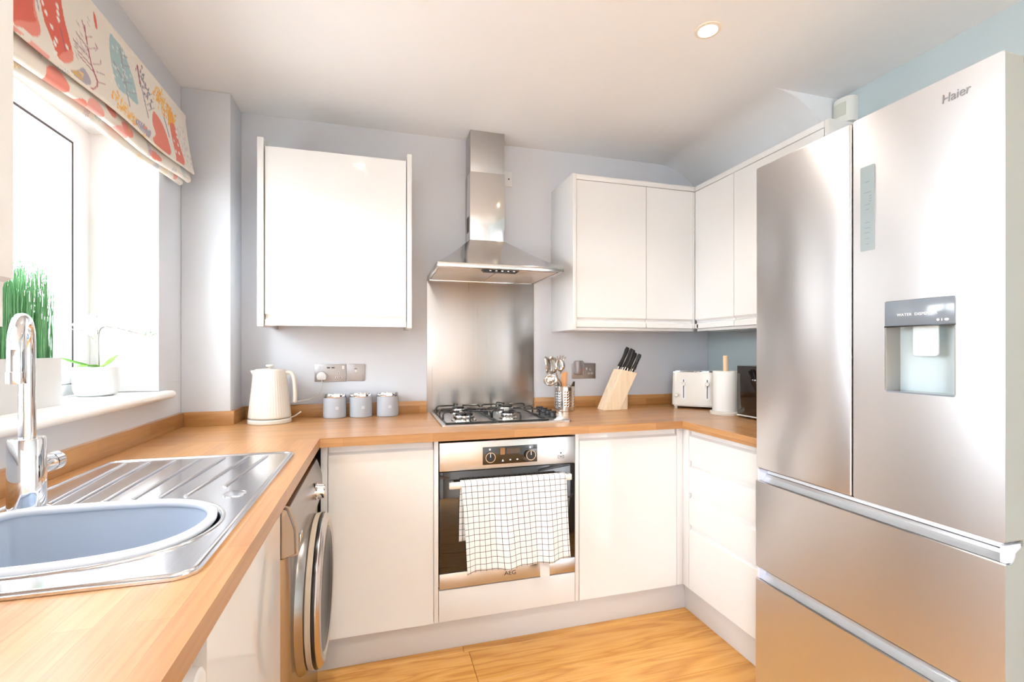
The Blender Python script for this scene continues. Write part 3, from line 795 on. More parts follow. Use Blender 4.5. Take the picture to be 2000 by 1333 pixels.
s_ = 1 if sum(a[0]*b[1]-b[0]*a[1] for a, b in zip(outl, outl[1:]+outl[:1])) > 0 else -1
tube('raised_rim', [(a, b, ZS) for a, b in inset(outl, .010*s_)], .0042, 'sink', sk, 8, True, .8)
tube('bowl_rim', scaled(1.075, ZS), .004, 'sink', sk, 8, True, .8)
for xa, xb in ((-.700, -.672), (-.640, -.622), (-.576, -.568), (-.512, -.516), (-.448, -.464), (-.384, -.412), (-.330, -.352)):
    y_end = 1.225 if xb < -.36 else 1.28
    pts = [(xb, y_end, ZS+.0005), (xb+(xa-xb)*.05, y_end+.02, ZS+.0015), (xa, 1.585, ZS+.0015), (xa, 1.605, ZS+.0005)]
    tube('drainer_ridge', crom(pts, 4), .0046, 'sink', sk, 8, False, .7)
lathe('overflow_disc', [(.024, 0), (.0235, .002), (.018, .003), (0, .0032)], (-.312, 1.205, ZS), 'sink', sk, 28)
# washing-up bowl
wb = thing('washing_up_bowl', 'grey plastic washing up bowl sitting in the sink', 'bowl', (-.52, 1.02, WT-.15))
bm = bmesh.new(); prev = None; loops = []
for f, z in ((.985, WT+.004), (.975, WT-.004), (.94, WT-.08), (.90, WT-.135), (.84, WT-.149), (.84, WT-.146), (.885, WT-.133), (.93, WT-.08), (.962, WT-.002), (.975, WT+.004)):
    loops.append([bm.verts.new(p) for p in scaled(f, z)])
for a, b in zip(loops[:4], loops[1:5]):
    for i in range(len(a)): bm.faces.new((a[i], a[(i+1) % len(a)], b[(i+1) % len(a)], b[i]))
bm.faces.new(loops[4])
for a, b in zip(loops[5:], loops[6:]):
    for i in range(len(a)): bm.faces.new((a[i], a[(i+1) % len(a)], b[(i+1) % len(a)], b[i]))
bm.faces.new(loops[5])
bm_obj('shell', bm, 'greyp', wb, 50)
tube('rim', scaled(.985, WT+.008), .0088, mat('pale_grey_rim', (.66, .70, .77), .25), wb, 10, True)
# tap
tp = thing('mixer_tap', 'tall chrome mixer tap with curved spout behind sink', 'tap', (-.69, 1.2, WT))
tx, ty = -.69, 1.2
lathe('base', [(0, 0), (.036, 0), (.036, .004), (.030, .007), (.0295, .145), (.0275, .149), (0, .149)], (tx, ty, ZS), 'chrome', tp, 40)
dx, dy = .037, -.093; l = math.hypot(dx, dy); rr = l/2
pts = [(tx, ty, WT+.14), (tx, ty, WT+.335-.01)]
for a in range(15, 180, 15): pts.append((tx+dx*(1-math.cos(R(a)))/2, ty+dy*(1-math.cos(R(a)))/2, WT+.335+.058*math.sin(R(a))))
pts += [(tx+dx, ty+dy, WT+.33), (tx+dx, ty+dy, WT+.292)]
tube('spout', pts, .0135, 'chrome', tp, 20)
lathe('aerator', [(0, 0), (.0148, 0), (.0152, .003), (.0152, .022), (.0140, .0225)], (tx+dx, ty+dy, WT+.270), 'chrome', tp, 24)
AY = Matrix(((1, 0, 0, 0), (0, 0, 1, 0), (0, -1, 0, 0), (0, 0, 0, 1)))
lathe('valve', [(.021, .02), (.021, .062), (.0205, .063)], (tx, ty, WT+.088), 'chrome', tp, 28, AY)
lathe('lever_cap', [(.021, .064), (.021, .088), (.018, .092), (0, .093)], (tx, ty, WT+.088), 'chrome', tp, 28, AY)
tube('lever', [(tx, ty+.045, WT+.108), (tx-.012, ty+.05, WT+.132)], .004, 'chrome', tp, 10)

# ================================================================ THINGS ON THE WORKTOP
# kettle
kt = thing('kettle', 'cream ribbed kettle on its base beside the window column', 'kettle', (-.475, 2.385, WT))
kx, ky = -.475, 2.385
lathe('power_base', [(0, 0), (.089, 0), (.092, .004), (.092, .016), (.088, .021), (0, .021)], (kx, ky, WT), 'cream', kt, 48)
fl_ = lambda a, k: .012*abs(math.sin(a*24))*(0 if k in (0, 1) or k > 12 else 1)
lathe('kettle_body', [(0, .0235), (.086, .0235), (.089, .029)] + [(.0885-.0215*t, .032+.205*t) for t in np.linspace(0, 1, 10)] + [(.066, .240), (.062, .243)], (kx, ky, WT), 'cream', kt, 192, 'Z', 60, fl_)
lathe('lid', [(.062, .2425), (.058, .246), (.03, .249), (0, .250)], (kx, ky, WT), 'cream', kt, 40)
lathe('lid_knob', [(.006, .249), (.006, .255), (.016, .257), (.018, .262), (.014, .266), (0, .2665)], (kx, ky, WT), 'cream', kt, 24)
hdx = Vector((.96, .0, 0)).normalized()
hp = [Vector((kx, ky, WT))+hdx*r+Vector((0, 0, z)) for r, z in ((.058, .228), (.085, .229), (.099, .210), (.104, .175), (.106, .130), (.105, .098), (.101, .092))]
tube('handle', crom(hp, 5), .0125, 'cream', kt, 14, False, .8)
prism('spout', [(kx-.060, WT+.242), (kx-.060, WT+.20), (kx-.078, WT+.2405)], ky-.016, ky+.016, 'Y', 'cream', kt)
tube('switch', crom([(kx+.086, ky, WT+.020), (kx+.104, ky-.002, WT+.026), (kx+.122, ky-.004, WT+.038), (kx+.132, ky-.004, WT+.046)], 4), [.006]*13, 'cream', kt, 10, False, .5)
# canisters
for i, (px, nm, lab) in enumerate(((654, 'a', 'pale grey lidded canister nearest the kettle'), (705, 'b', 'pale grey lidded canister in the middle of three'), (757, 'c', 'pale grey lidded canister nearest the hob'))):
    d = ray(px, 800); yy = 2.474; x = d.x*yy/d.y
    cn = thing('canister', lab, 'canister', (x, yy, WT), 0, 'grey storage canisters')
    lathe('body', [(0, 0), (.050, 0), (.0535, .004), (.0540, .010), (.0535, .100), (0, .100)], (x, yy, WT), 'can', cn, 48)
    lathe('lid', [(.0545, .1005), (.0550, .103), (.0550, .118), (.0535, .1205), (.0500, .1215), (0, .1215)], (x, yy, WT), 'chrome', cn, 48)
    bm = bmesh.new()
    a0 = -90+12-(x*18)
    for k in range(4):
        aa, ab = R(a0-8+k*4), R(a0-8+(k+1)*4)
        v = [bm.verts.new((x+.0545*math.cos(q), yy+.0545*math.sin(q), WT+zz)) for q, zz in ((aa, .044), (ab, .044), (ab, .058), (aa, .058))]
        bm.faces.new(v)
    bm_obj('emblem', bm, 'canmark', cn)
# double socket with plug, and single switch plate
def plate(parent, x0, x1, z0, z1): return box('face_plate', x0, x1, YB-.007, YB-.0005, z0, z1, 'socketsteel', parent, .0015)
M['socketsteel'] = steel('socket_steel', (.42, .40, .40), .42, 'X', .02, 0)
so = thing('double_socket', 'brushed steel double socket with charging ports above kettle cable', 'socket', (-.229, YB, 1.134))
plate(so, -.303, -.1545, 1.090, 1.178)
def pins(parent, cx, z, mm='whitep'):
    for ox, oz, w, h in ((0, .0, .010, .012), (-.009, -.023, .013, .010), (.011, -.023, .013, .010)):
        b = box('pin_insert', cx+ox-w/2, cx+ox+w/2, YB-.0085, YB-.0065, z+oz-h/2, z+oz+h/2, mm, parent, .002)
        box('pin_hole', cx+ox-.002, cx+ox+.002, YB-.0090, YB-.0084, z+oz-.003, z+oz+.003, 'dark', b, 0)
pins(so, -.190, 1.133)
for cx in (-.283, -.168):
    box('rocker', cx-.0055, cx+.0055, YB-.0105, YB-.0065, 1.152, 1.170, 'whitep', so, .0015)
for cx in (-.238, -.216): box('charging_port', cx-.0075, cx+.0075, YB-.0082, YB-.0066, 1.157, 1.163, 'dark', so, .0005)
pl = thing('plug', 'white three pin plug with cable to kettle', 'plug', (-.268, YB-.02, 1.12))
prism('plug_body', [(-.288, 1.100), (-.249, 1.100), (-.245, 1.118), (-.250, 1.132), (-.262, 1.142), (-.275, 1.142), (-.287, 1.132), (-.292, 1.118)], YB-.036, YB-.0075, 'Y', 'whitep', pl, 30, .004)
cab = crom([(-.268, YB-.022, 1.102), (-.268, YB-.024, 1.085), (-.272, YB-.022, 1.055), (-.288, YB-.022, 1.025), (-.320, YB-.022, 1.006), (-.365, YB-.03, .998), (-.41, YB-.035, .993), (-.45, YB-.035, .985), (-.47, YB-.036, .95), (-.47, 2.50, .924), (-.473, 2.484, .924)], 6)
tube('cable', cab, .0034, 'whitep', pl, 8)
sw = thing('switch_plate', 'brushed steel single switch plate beside double socket', 'switch', (-.107, YB, 1.134))
plate(sw, -.1505, -.0640, 1.091, 1.178)
box('rocker', -.112, -.101, YB-.0105, YB-.0065, 1.133, 1.150, 'whitep', sw, .0015)
box('indicator', -.113, -.100, YB-.0085, YB-.0065, 1.1515, 1.1545, 'dark', sw, 0)
so2 = thing('double_socket', 'brushed steel double socket behind utensil pot', 'socket', (1.166, YB, 1.126))
plate(so2, 1.092, 1.242, 1.081, 1.172); pins(so2, 1.208, 1.135)
box('rocker', 1.178, 1.188, YB-.0105, YB-.0065, 1.132, 1.146, 'whitep', so2, .0015)
ad = thing('plug_adapter', 'smoky silver plug adapter in socket behind utensil pot', 'adapter', (1.12, YB-.02, 1.13))
prism('adapter_body', rrect(1.100, 1.150, 1.106, 1.188, .012), YB-.048, YB-.0075, 'Y', mat('smoky_adapter', (.40, .37, .38), .15, .6), ad, 30, .004)
box('adapter_light', 1.1395, 1.1435, YB-.0488, YB-.0478, 1.128, 1.148, mat('red_mark', (.35, .04, .07), .3), ad, 0)

# utensil pot: perforated steel
up = thing('utensil_pot', 'perforated stainless steel utensil pot beside hob', 'utensil pot', (.99, 2.415, WT))
ux, uy, ur, uh = .99, 2.415, .0575, .133
bm = bmesh.new(); NS, NR = 72, 28
rings = [[bm.verts.new((ux+ur*math.cos(2*math.pi*i/NS), uy+ur*math.sin(2*math.pi*i/NS), WT+.002+uh*j/NR)) for i in range(NS)] for j in range(NR+1)]
for j in range(NR):
    for i in range(NS):
        hole = (i % 12) in (2, 5, 8) and 6 <= j <= 22 and j % 3 == 0
        if not hole: bm.faces.new((rings[j][i], rings[j][(i+1) % NS], rings[j+1][(i+1) % NS], rings[j+1][i]))
bm.faces.new(rings[0])
uo = bm_obj('pot_wall', bm, 'utensil', up, 40)
s = uo.modifiers.new('thick', 'SOLIDIFY'); s.thickness = .0012; s.offset = -1
tube('rim', [(ux+ur*math.cos(R(a)), uy+ur*math.sin(R(a)), WT+uh+.002) for a in range(0, 360, 8)], .0018, 'utensil', up, 8, True)
# utensils
def bend(name, label, path, r, m, cat='utensil'):
    t = thing(name, label, cat, path[0], 0, 'utensils in the perforated pot')
    tube('handle', crom(path, 5), r, m, t, 8, False, .5)
    return t
BZ = WT+.008
t = bend('ladle', 'steel ladle hanging over rim of utensil pot', [(1.005, 2.41, BZ), (.966, 2.385, BZ+.11), (.950, 2.372, BZ+.152), (.928, 2.362, BZ+.174), (.912, 2.354, BZ+.178)], .0045, 'utensil')
bm = bmesh.new(); Ml = Matrix.Translation((.884, 2.350, 1.090)) @ Matrix.Rotation(R(-25), 4, 'Y') @ Matrix.Rotation(R(38), 4, 'X')
add_lathe(bm, [(0, -.026)] + [(.037*math.sin(R(a)), -.026*math.cos(R(a))) for a in range(12, 91, 13)] + [(.0365, .002)] + [(.034*math.sin(R(a)), -.023*math.cos(R(a))) for a in range(90, 10, -13)] + [(0, -.023)], seg=32)
bm.transform(Ml); bm_obj('ladle_bowl', bm, 'utensil', t, 60)
def spoonhead(name, parent, c, w, h, tilt, yaw, m, slots=0, thick=.0022, power=2.0):
    """flat oval head in local XZ plane with optional slots cut right through"""
    bm = bmesh.new(); n = 40
    pts = []
    for i in range(n):
        a = 2*math.pi*i/n; ca, sa = math.cos(a), math.sin(a)
        pts.append((w*math.copysign(abs(ca)**(2/power), ca), h*math.copysign(abs(sa)**(2/power), sa)))
    loops = [pts]
    for k in range(slots):
        sx = (k-(slots-1)/2)*w*1.3/slots
        loops.append([(sx+q[0], q[1]) for q in rrect(-w*.13, w*.13, -h*.55, h*.55, w*.12, 3)])
    es = []
    for lp in loops:
        vs = [bm.verts.new((p[0], -.012*(p[0]/w)**2 if slots == 0 else -.008*(p[0]/w)**2, p[1])) for p in lp]
        es += [bm.edges.new((vs[i], vs[(i+1) % len(vs)])) for i in range(len(vs))]
    bmesh.ops.triangle_fill(bm, use_beauty=True, edges=es)
    bm.transform(Matrix.Translation(c) @ Matrix.Rotation(R(yaw), 4, 'Z') @ Matrix.Rotation(R(tilt), 4, 'Y'))
    o = bm_obj(name, bm, m, parent, 60); s = o.modifiers.new('thick', 'SOLIDIFY'); s.thickness = thick; s.offset = 0
    return o
t = bend('slotted_spoon', 'steel slotted spoon leaning left in utensil pot', [(1.01, 2.43, BZ), (.950, 2.41, BZ+.14), (.912, 2.40, BZ+.190), (.890, 2.395, BZ+.220)], .004, 'utensil')
spoonhead('spoon_head', t, (.876, 2.392, 1.168), .024, .048, -16, 40, 'utensil', 0)
t = bend('slotted_turner', 'steel slotted turner beside leaning spoon in utensil pot', [(1.00, 2.44, BZ), (.962, 2.43, BZ+.15), (.945, 2.42, BZ+.20)], .004, 'utensil')
spoonhead('turner_head', t, (.918, 2.420, 1.168), .028, .048, -18, 10, 'utensil', 3, power=3.5)
# spaghetti server
t = bend('spaghetti_server', 'steel spaghetti server with prongs standing tallest in pot', [(.985, 2.395, BZ), (.965, 2.395, BZ+.17), (.958, 2.392, BZ+.215)], .004, 'utensil')
spoonhead('server_head', t, (.953, 2.388, 1.168), .027, .036, -8, 0, 'utensil', 1)
for k in range(5):
    a = R(-52+26*k); c0 = Vector((.951+.026*math.sin(a), 2.388-.004, 1.176+.030*math.cos(a)))
    tube('prong', [c0, c0+Vector((.010*math.sin(a), -.006, .012)), c0+Vector((.013*math.sin(a), -.016, .016))], [.0035, .003, .0018], 'utensil', t, 8)
t = bend('wooden_spatula', 'brown wooden spatula with slanted end in utensil pot', [(.985, 2.38, BZ), (.974, 2.372, BZ+.10), (.969, 2.369, BZ+.125)], .006, 'spatwood')
prism('blade', [(.958, 1.045), (.981, 1.045), (.987, 1.085), (.990, 1.128), (.975, 1.134), (.951, 1.122), (.953, 1.085)], 2.364, 2.370, 'Y', 'spatwood', t, 30, .0015)
t = bend('black_peeler', 'small black and steel tool leaning right in utensil pot', [(.995, 2.40, BZ), (1.018, 2.385, BZ+.11), (1.030, 2.378, BZ+.150)], .005, 'blackp')
prism('blade', [(1.012, 1.052), (1.034, 1.052), (1.036, 1.080), (1.026, 1.074)], 2.372, 2.377, 'Y', 'blackp', t, 30, .001)
prism('steel_edge', [(1.005, 1.050), (1.011, 1.050), (1.028, 1.080), (1.024, 1.083)], 2.370, 2.374, 'Y', 'utensil', t, 30, .0008)

# knife block (leans to the right, prop behind)
kb = thing('knife_block', 'pale beech knife block leaning on its prop beside utensil pot', 'knife block', (1.26, 2.385, WT))
kp = [(1.196, WT+.0005), (1.291, WT+.0005), (1.398, 1.121), (1.300, 1.142)]
prism('block', kp, 2.337, 2.432, 'Y', 'beech', kb, 20, .0025)
prism('prop', [(1.2935, WT+.0005), (1.346, WT+.0005), (1.346, 1.01), (1.345, 1.012)], 2.352, 2.418, 'Y', 'beech', kb, 20, .001)
ldir = Vector((.105, 0, .215)).normalized(); ndir = Vector((ldir.z, 0, -ldir.x))
def top_at(t): return Vector((1.300+(1.398-1.300)*t, 0, 1.142+(1.121-1.142)*t))
for i, (t_, yv, ln, lab) in enumerate(((.17, 2.408, .140, 'black handled kitchen knife nearest the utensil pot in block'), (.47, 2.410, .138, 'black handled kitchen knife in rear middle slot of block'), (.36, 2.364, .128, 'black handled kitchen knife in front middle slot of block'), (.78, 2.410, .120, 'black handled kitchen knife in rear slot on block prop side'), (.82, 2.364, .112, 'shortest black handled knife in front slot on block prop side'))):
    b0 = top_at(t_); b0.y = yv
    kn = thing('kitchen_knife', lab, 'knife', tuple(b0), 0, 'knives in the beech block')
    bm = bmesh.new()
    def obox(bm, o, a0, a1, hw, hy):
        vs = []
        for s in (a0, a1):
            for q, w in ((-1, -1), (1, -1), (1, 1), (-1, 1)): vs.append(bm.verts.new(o+ldir*s+ndir*(hw*q)+Vector((0, hy*w, 0))))
        for f in ((0, 1, 2, 3), (4, 7, 6, 5), (0, 4, 5, 1), (1, 5, 6, 2), (2, 6, 7, 3), (3, 7, 4, 0)): bm.faces.new([vs[k] for k in f])
    obox(bm, b0, -.02, .020, .007, .006); bmesh.ops.bevel(bm, geom=bm.edges[:], offset=.001, segments=1, affect='EDGES'); bm_obj('bolster', bm, 'utensil', kn, 30)
    bm = bmesh.new(); n = 8; sec = []
    for k in range(n+1):
        s = .018+(ln-.018)*k/n; w = .0112+.0018*math.sin(k/n*math.pi*2+2)-.003*(k == n)-.0005*(k == 0); off = .002*math.sin(k/n*3)
        ring_ = []
        for a in range(12):
            q = 2*math.pi*a/12; ring_.append(bm.verts.new(b0+ldir*s+ndir*(off+w*math.cos(q))+Vector((0, .0092*math.sin(q)*(1-.3*(k == n)), 0))))
        sec.append(ring_)
    for a, b in zip(sec, sec[1:]):
        for k in range(12): bm.faces.new((a[k], a[(k+1) % 12], b[(k+1) % 12], b[k]))
    bm.faces.new(sec[0]); bm.faces.new(sec[-1]); hnd = bm_obj('handle', bm, 'blackp', kn, 50)
    for s in (.045, .065, .085):
        bm = bmesh.new(); add_lathe(bm, [(.0016, 0), (.0016, .0006), (0, .0008)], b0+ldir*s+Vector((0, -.0091, 0)), 8, '-Y'); bm_obj('rivet', bm, 'utensil', hnd)

# toaster (local frame: front faces -Y, x along its length)
ta = math.atan2(-.143, .167)
tf = Vector((1.717, 2.258)); nb = Vector((-math.sin(ta), math.cos(ta)))
to = thing('toaster', 'cream four slice toaster in the worktop corner', 'toaster', (tf.x, tf.y, WT), ta, None, True)
HW = .127; TD = .20
bm = bmesh.new(); add_prism(bm, rrect(-HW, HW, 0, TD, .024, 6), .020, .205, 'Z')
top = [v for v in bm.verts if v.co.z > .2]
for v in top: v.co.x *= .965; v.co.y = TD/2+(v.co.y-TD/2)*.95
bmesh.ops.bevel(bm, geom=[e for e in bm.edges if abs(e.verts[0].co.z-e.verts[1].co.z) < 1e-5], offset=.006, segments=3, affect='EDGES', profile=.5)
bm_obj('body', bm, 'cream', to, 40)
box('base_band', -HW+.012, HW-.012, .010, TD-.010, .0125, .0195, 'cream', to, .001)
for sx in (-.066, .066):
    for sy in (.062, .138): box('slot', sx-.050, sx+.050, sy-.013, sy+.013, .2055, .2075, 'dark', to, .0005)
boxes('slot_trim', [(-.12, .12, .030, .036, .205, .2085), (-.12, .12, .164, .170, .205, .2085), (-.003, .003, .03, .17, .205, .2085)], 'chrome', to, .0005)
for sx in (-.062, .062):
    tr = prism('lever_track', rrect(sx-.013, sx+.013, .052, .172, .0125, 6), -.0015, .004, 'Y', 'whitep', to, 30)
    box('lever_slot', sx-.0022, sx+.0022, -.0022, -.0012, .062, .166, 'dark', tr, 0)
    lathe('lever', [(.011, 0), (.011, .010), (.009, .013), (0, .013)], (sx, -.0015, .142), 'cream', tr, 24, '-Y')
    kx_ = sx*1.62
    lathe('browning_knob', [(.011, 0), (.011, .012), (.009, .015), (0, .015)], (kx_, -.0005, .078), 'cream', to, 24, '-Y')
for fx in (-HW+.022, HW-.022):
    for fy in (.022, TD-.022): lathe('foot', [(.008, 0), (.008, .0125), (0, .0125)], (fx, fy, 0), 'whitep', to, 14)

# kitchen roll on holder
rx, ry = 1.738, 2.044
kr = thing('kitchen_roll_holder', 'pale wooden kitchen roll holder with upright pole', 'roll holder', (rx, ry, WT))
lathe('base', [(0, 0), (.074, 0), (.076, .004), (.076, .014), (.072, .018), (0, .018)], (rx, ry, WT), 'cream', kr, 40)
lathe('pole', [(.0125, .018), (.0125, .300), (.010, .304), (0, .304)], (rx, ry, WT), 'pine', kr, 24)
tag(lathe('kitchen_roll', [(.021, .0185), (.062, .0185), (.063, .022), (.063, .222), (.062, .2245), (.021, .2245), (.021, .0185)], (rx, ry, WT), 'paper', None, 48), 'white kitchen roll on wooden pole beside toaster', 'kitchen roll')

# microwave
mw = thing('microwave', 'black glass fronted microwave beside the fridge on worktop', 'microwave', (1.87, 1.69, WT))
box('body', 1.738, 2.012, 1.470, 1.940, WT+.012, 1.172, 'blackp', mw, .003)
box('door', 1.720, 1.7375, 1.470, 1.942, WT+.016, 1.172, 'blackglass', mw, .002)
box('base_trim', 1.718, 1.738, 1.470, 1.943, WT+.010, WT+.0155, 'whitep', mw, .001)
for fx in (1.76, 1.98):
    for fy in (1.50, 1.91): lathe('foot', [(.012, 0), (.012, .012), (0, .012)], (fx, fy, WT), 'blackp', mw, 12)

# ================================================================ WINDOW SILL
SZ = 1.0872
pg = thing('grass_planter', 'white trough planter with tall green grass on window sill', 'plant', (-.965, 1.45, SZ))
PY0, PY1 = 1.19, 1.708
bm = bmesh.new()
add_box(bm, -1.030, -.900, PY0, PY1, SZ, SZ+.006); add_box(bm, -.906, -.900, PY0, PY1, SZ+.006, SZ+.140); add_box(bm, -1.030, -1.024, PY0, PY1, SZ+.006, SZ+.140)
add_box(bm, -1.024, -.906, PY0, PY0+.006, SZ+.006, SZ+.140); add_box(bm, -1.024, -.906, PY1-.006, PY1, SZ+.006, SZ+.140)
bm_obj('trough', bm, 'pot', pg)
box('soil', -1.0235, -.9065, PY0+.0065, PY1-.0065, SZ+.1, SZ+.125, 'soil', pg, 0)
random.seed(11); bm = bmesh.new()
for k in range(2600):
    bx, by = random.uniform(-1.018, -.912), random.uniform(PY0+.012, PY1-.012)
    h = random.uniform(.22, .32); lx, ly = random.gauss(0, .010), random.gauss(0, .016); w = random.uniform(.0012, .0024)
    an = random.uniform(0, math.pi); ax, ay = math.cos(an)*w, math.sin(an)*w
    prev = None
    for t in (0, .45, .8, 1):
        cx_, cy_, cz_ = bx+lx*t*t, by+ly*t*t, SZ+.12+h*t
        cx_ = max(cx_, -1.030)
        ww = 1-t*.85
        cur_ = (bm.verts.new((cx_-ax*ww, cy_-ay*ww, cz_)), bm.verts.new((cx_+ax*ww, cy_+ay*ww, cz_)))
        if prev: bm.faces.new((prev[0], prev[1], cur_[1], cur_[0]))
        prev = cur_
g = bm_obj('grass_blades', bm, 'grass', pg); g['kind'] = 'stuff'
# orchid
ox, oy = -.960, 2.014
oc = thing('potted_orchid', 'white orchid in rounded white pot on window sill', 'plant', (ox, oy, SZ))
lathe('pot', [(0, 0), (.046, 0), (.058, .008), (.0635, .024), (.0645, .050), (.063, .102), (.0605, .103), (.0600, .092), (0, .092)], (ox, oy, SZ), 'pot', oc, 48)
def pix(u, v, y): d = ray(u, v); q = d*(y/d.y); return Vector((q.x, q.y, q.z+EYE))
PZ = SZ+.094
def leaf(pts, w, m='leaf', parent=oc):
    P = crom(pts, 6); bm = bmesh.new(); n = len(P); rows = []
    for i, p in enumerate(P):
        t = i/(n-1); ww = w*math.sin(math.pi*(.12+.88*t))**.7 if t < .999 else .001
        tg = (P[min(i+1, n-1)]-P[max(i-1, 0)]).normalized(); sd = tg.cross(Vector((0, 0, 1))).normalized()
        rows.append([bm.verts.new(p-sd*ww+Vector((0, 0, .004*min(1, ww/.01)))), bm.verts.new(p), bm.verts.new(p+sd*ww+Vector((0, 0, .004*min(1, ww/.01))))])
    for a, b in zip(rows, rows[1:]):
        for k in (0, 1): bm.faces.new((a[k], a[k+1], b[k+1], b[k]))
    o = bm_obj('leaf', bm, m, parent, 60); s = o.modifiers.new('t', 'SOLIDIFY'); s.thickness = .0015; return o
leaf([(ox+.005, oy, PZ), (ox-.02, oy-.025, PZ+.015), (ox-.040, oy-.075, PZ+.030), (ox-.045, oy-.125, PZ+.046)], .012)
leaf([(ox, oy, PZ), (ox+.002, oy-.03, PZ+.012), (ox-.002, oy-.055, PZ+.014), (ox-.02, oy-.075, PZ+.012)], .018)
leaf([(ox, oy, PZ), (ox+.02, oy+.015, PZ+.012), (ox+.035, oy+.035, PZ+.035), (ox+.048, oy+.045, PZ+.05)], .016)
sb = Vector((ox+.004, oy, PZ-.004))
st1 = crom([sb, pix(192, 690, oy), pix(192, 660, oy), pix(196, 644, oy), pix(206, 639, oy), pix(228, 641, oy+.01), pix(255, 648, oy+.02), pix(290, 656, oy+.035), pix(303, 652, oy+.04)], 6)
tube('stem', st1, .0021, 'stem', oc, 8)
st2 = crom([pix(191, 674, oy), pix(180, 662, oy), pix(172, 652, oy-.01), pix(158, 646, oy-.02), pix(138, 643, oy-.035)], 6)
tube('stem', st2, .0016, 'stem', oc, 8)
tube('support_stick', [sb+Vector((.003, .004, 0)), pix(189, 618, oy+.004)], .0018, 'stem', oc, 8)
fl_me = None
def flower(p, s, rz, tilt):
    bm = bmesh.new()
    for k in range(5):
        a = 2*math.pi*k/5+.3; w = .55 if k % 2 else .42
        c0 = bm.verts.new((0, 0, 0)); rim_ = []
        for i in range(9):
            t = i/8; q = a+(t-.5)*w*1.9; rr = s*(1-.55*abs(t-.5)**2*4*.6)
            rim_.append(bm.verts.new((rr*math.cos(q), -.12*s*math.sin(math.pi*t)-.002, rr*math.sin(q))))
        for i in range(8): bm.faces.new((c0, rim_[i], rim_[i+1]))
    bm.transform(Matrix.Translation(p) @ Matrix.Rotation(rz, 4, 'Z') @ Matrix.Rotation(tilt, 4, 'X'))
    o = bm_obj('flower', bm, 'petal', oc, 60)
    q = lathe('flower_centre', [(.0, -.001), (.003, .001), (.002, .005), (0, .006)], p+Vector((0.001, -.003, 0)), mat('orchid_centre', (.85, .78, .6), .5) if 'orchid_centre' not in bpy.data.materials else bpy.data.materials['orchid_centre'], o, 8, '-Y')
random.seed(5)
for u, v, s in ((160, 638, .026), (172, 630, .028), (184, 626, .027), (170, 645, .026), (181, 640, .028), (190, 634, .024), (215, 632, .020), (232, 633, .022), (246, 640, .022), (260, 637, .020), (268, 646, .018)):
    flower(pix(u, v, oy+(u-190)*.0004+random.uniform(-.008, .002)), s, random.uniform(-.5, .5), random.uniform(-.3, .3))
for u, v, s in ((283, 653, .0062), (293, 649, .0045), (297, 655, .004), (305, 652, .0036)):
    lathe('bud', [(0, -1.3*s), (.7*s, -.8*s), (s, 0), (.6*s, .9*s), (0, 1.3*s)], pix(u, v, oy+.036), 'bud', oc, 12)

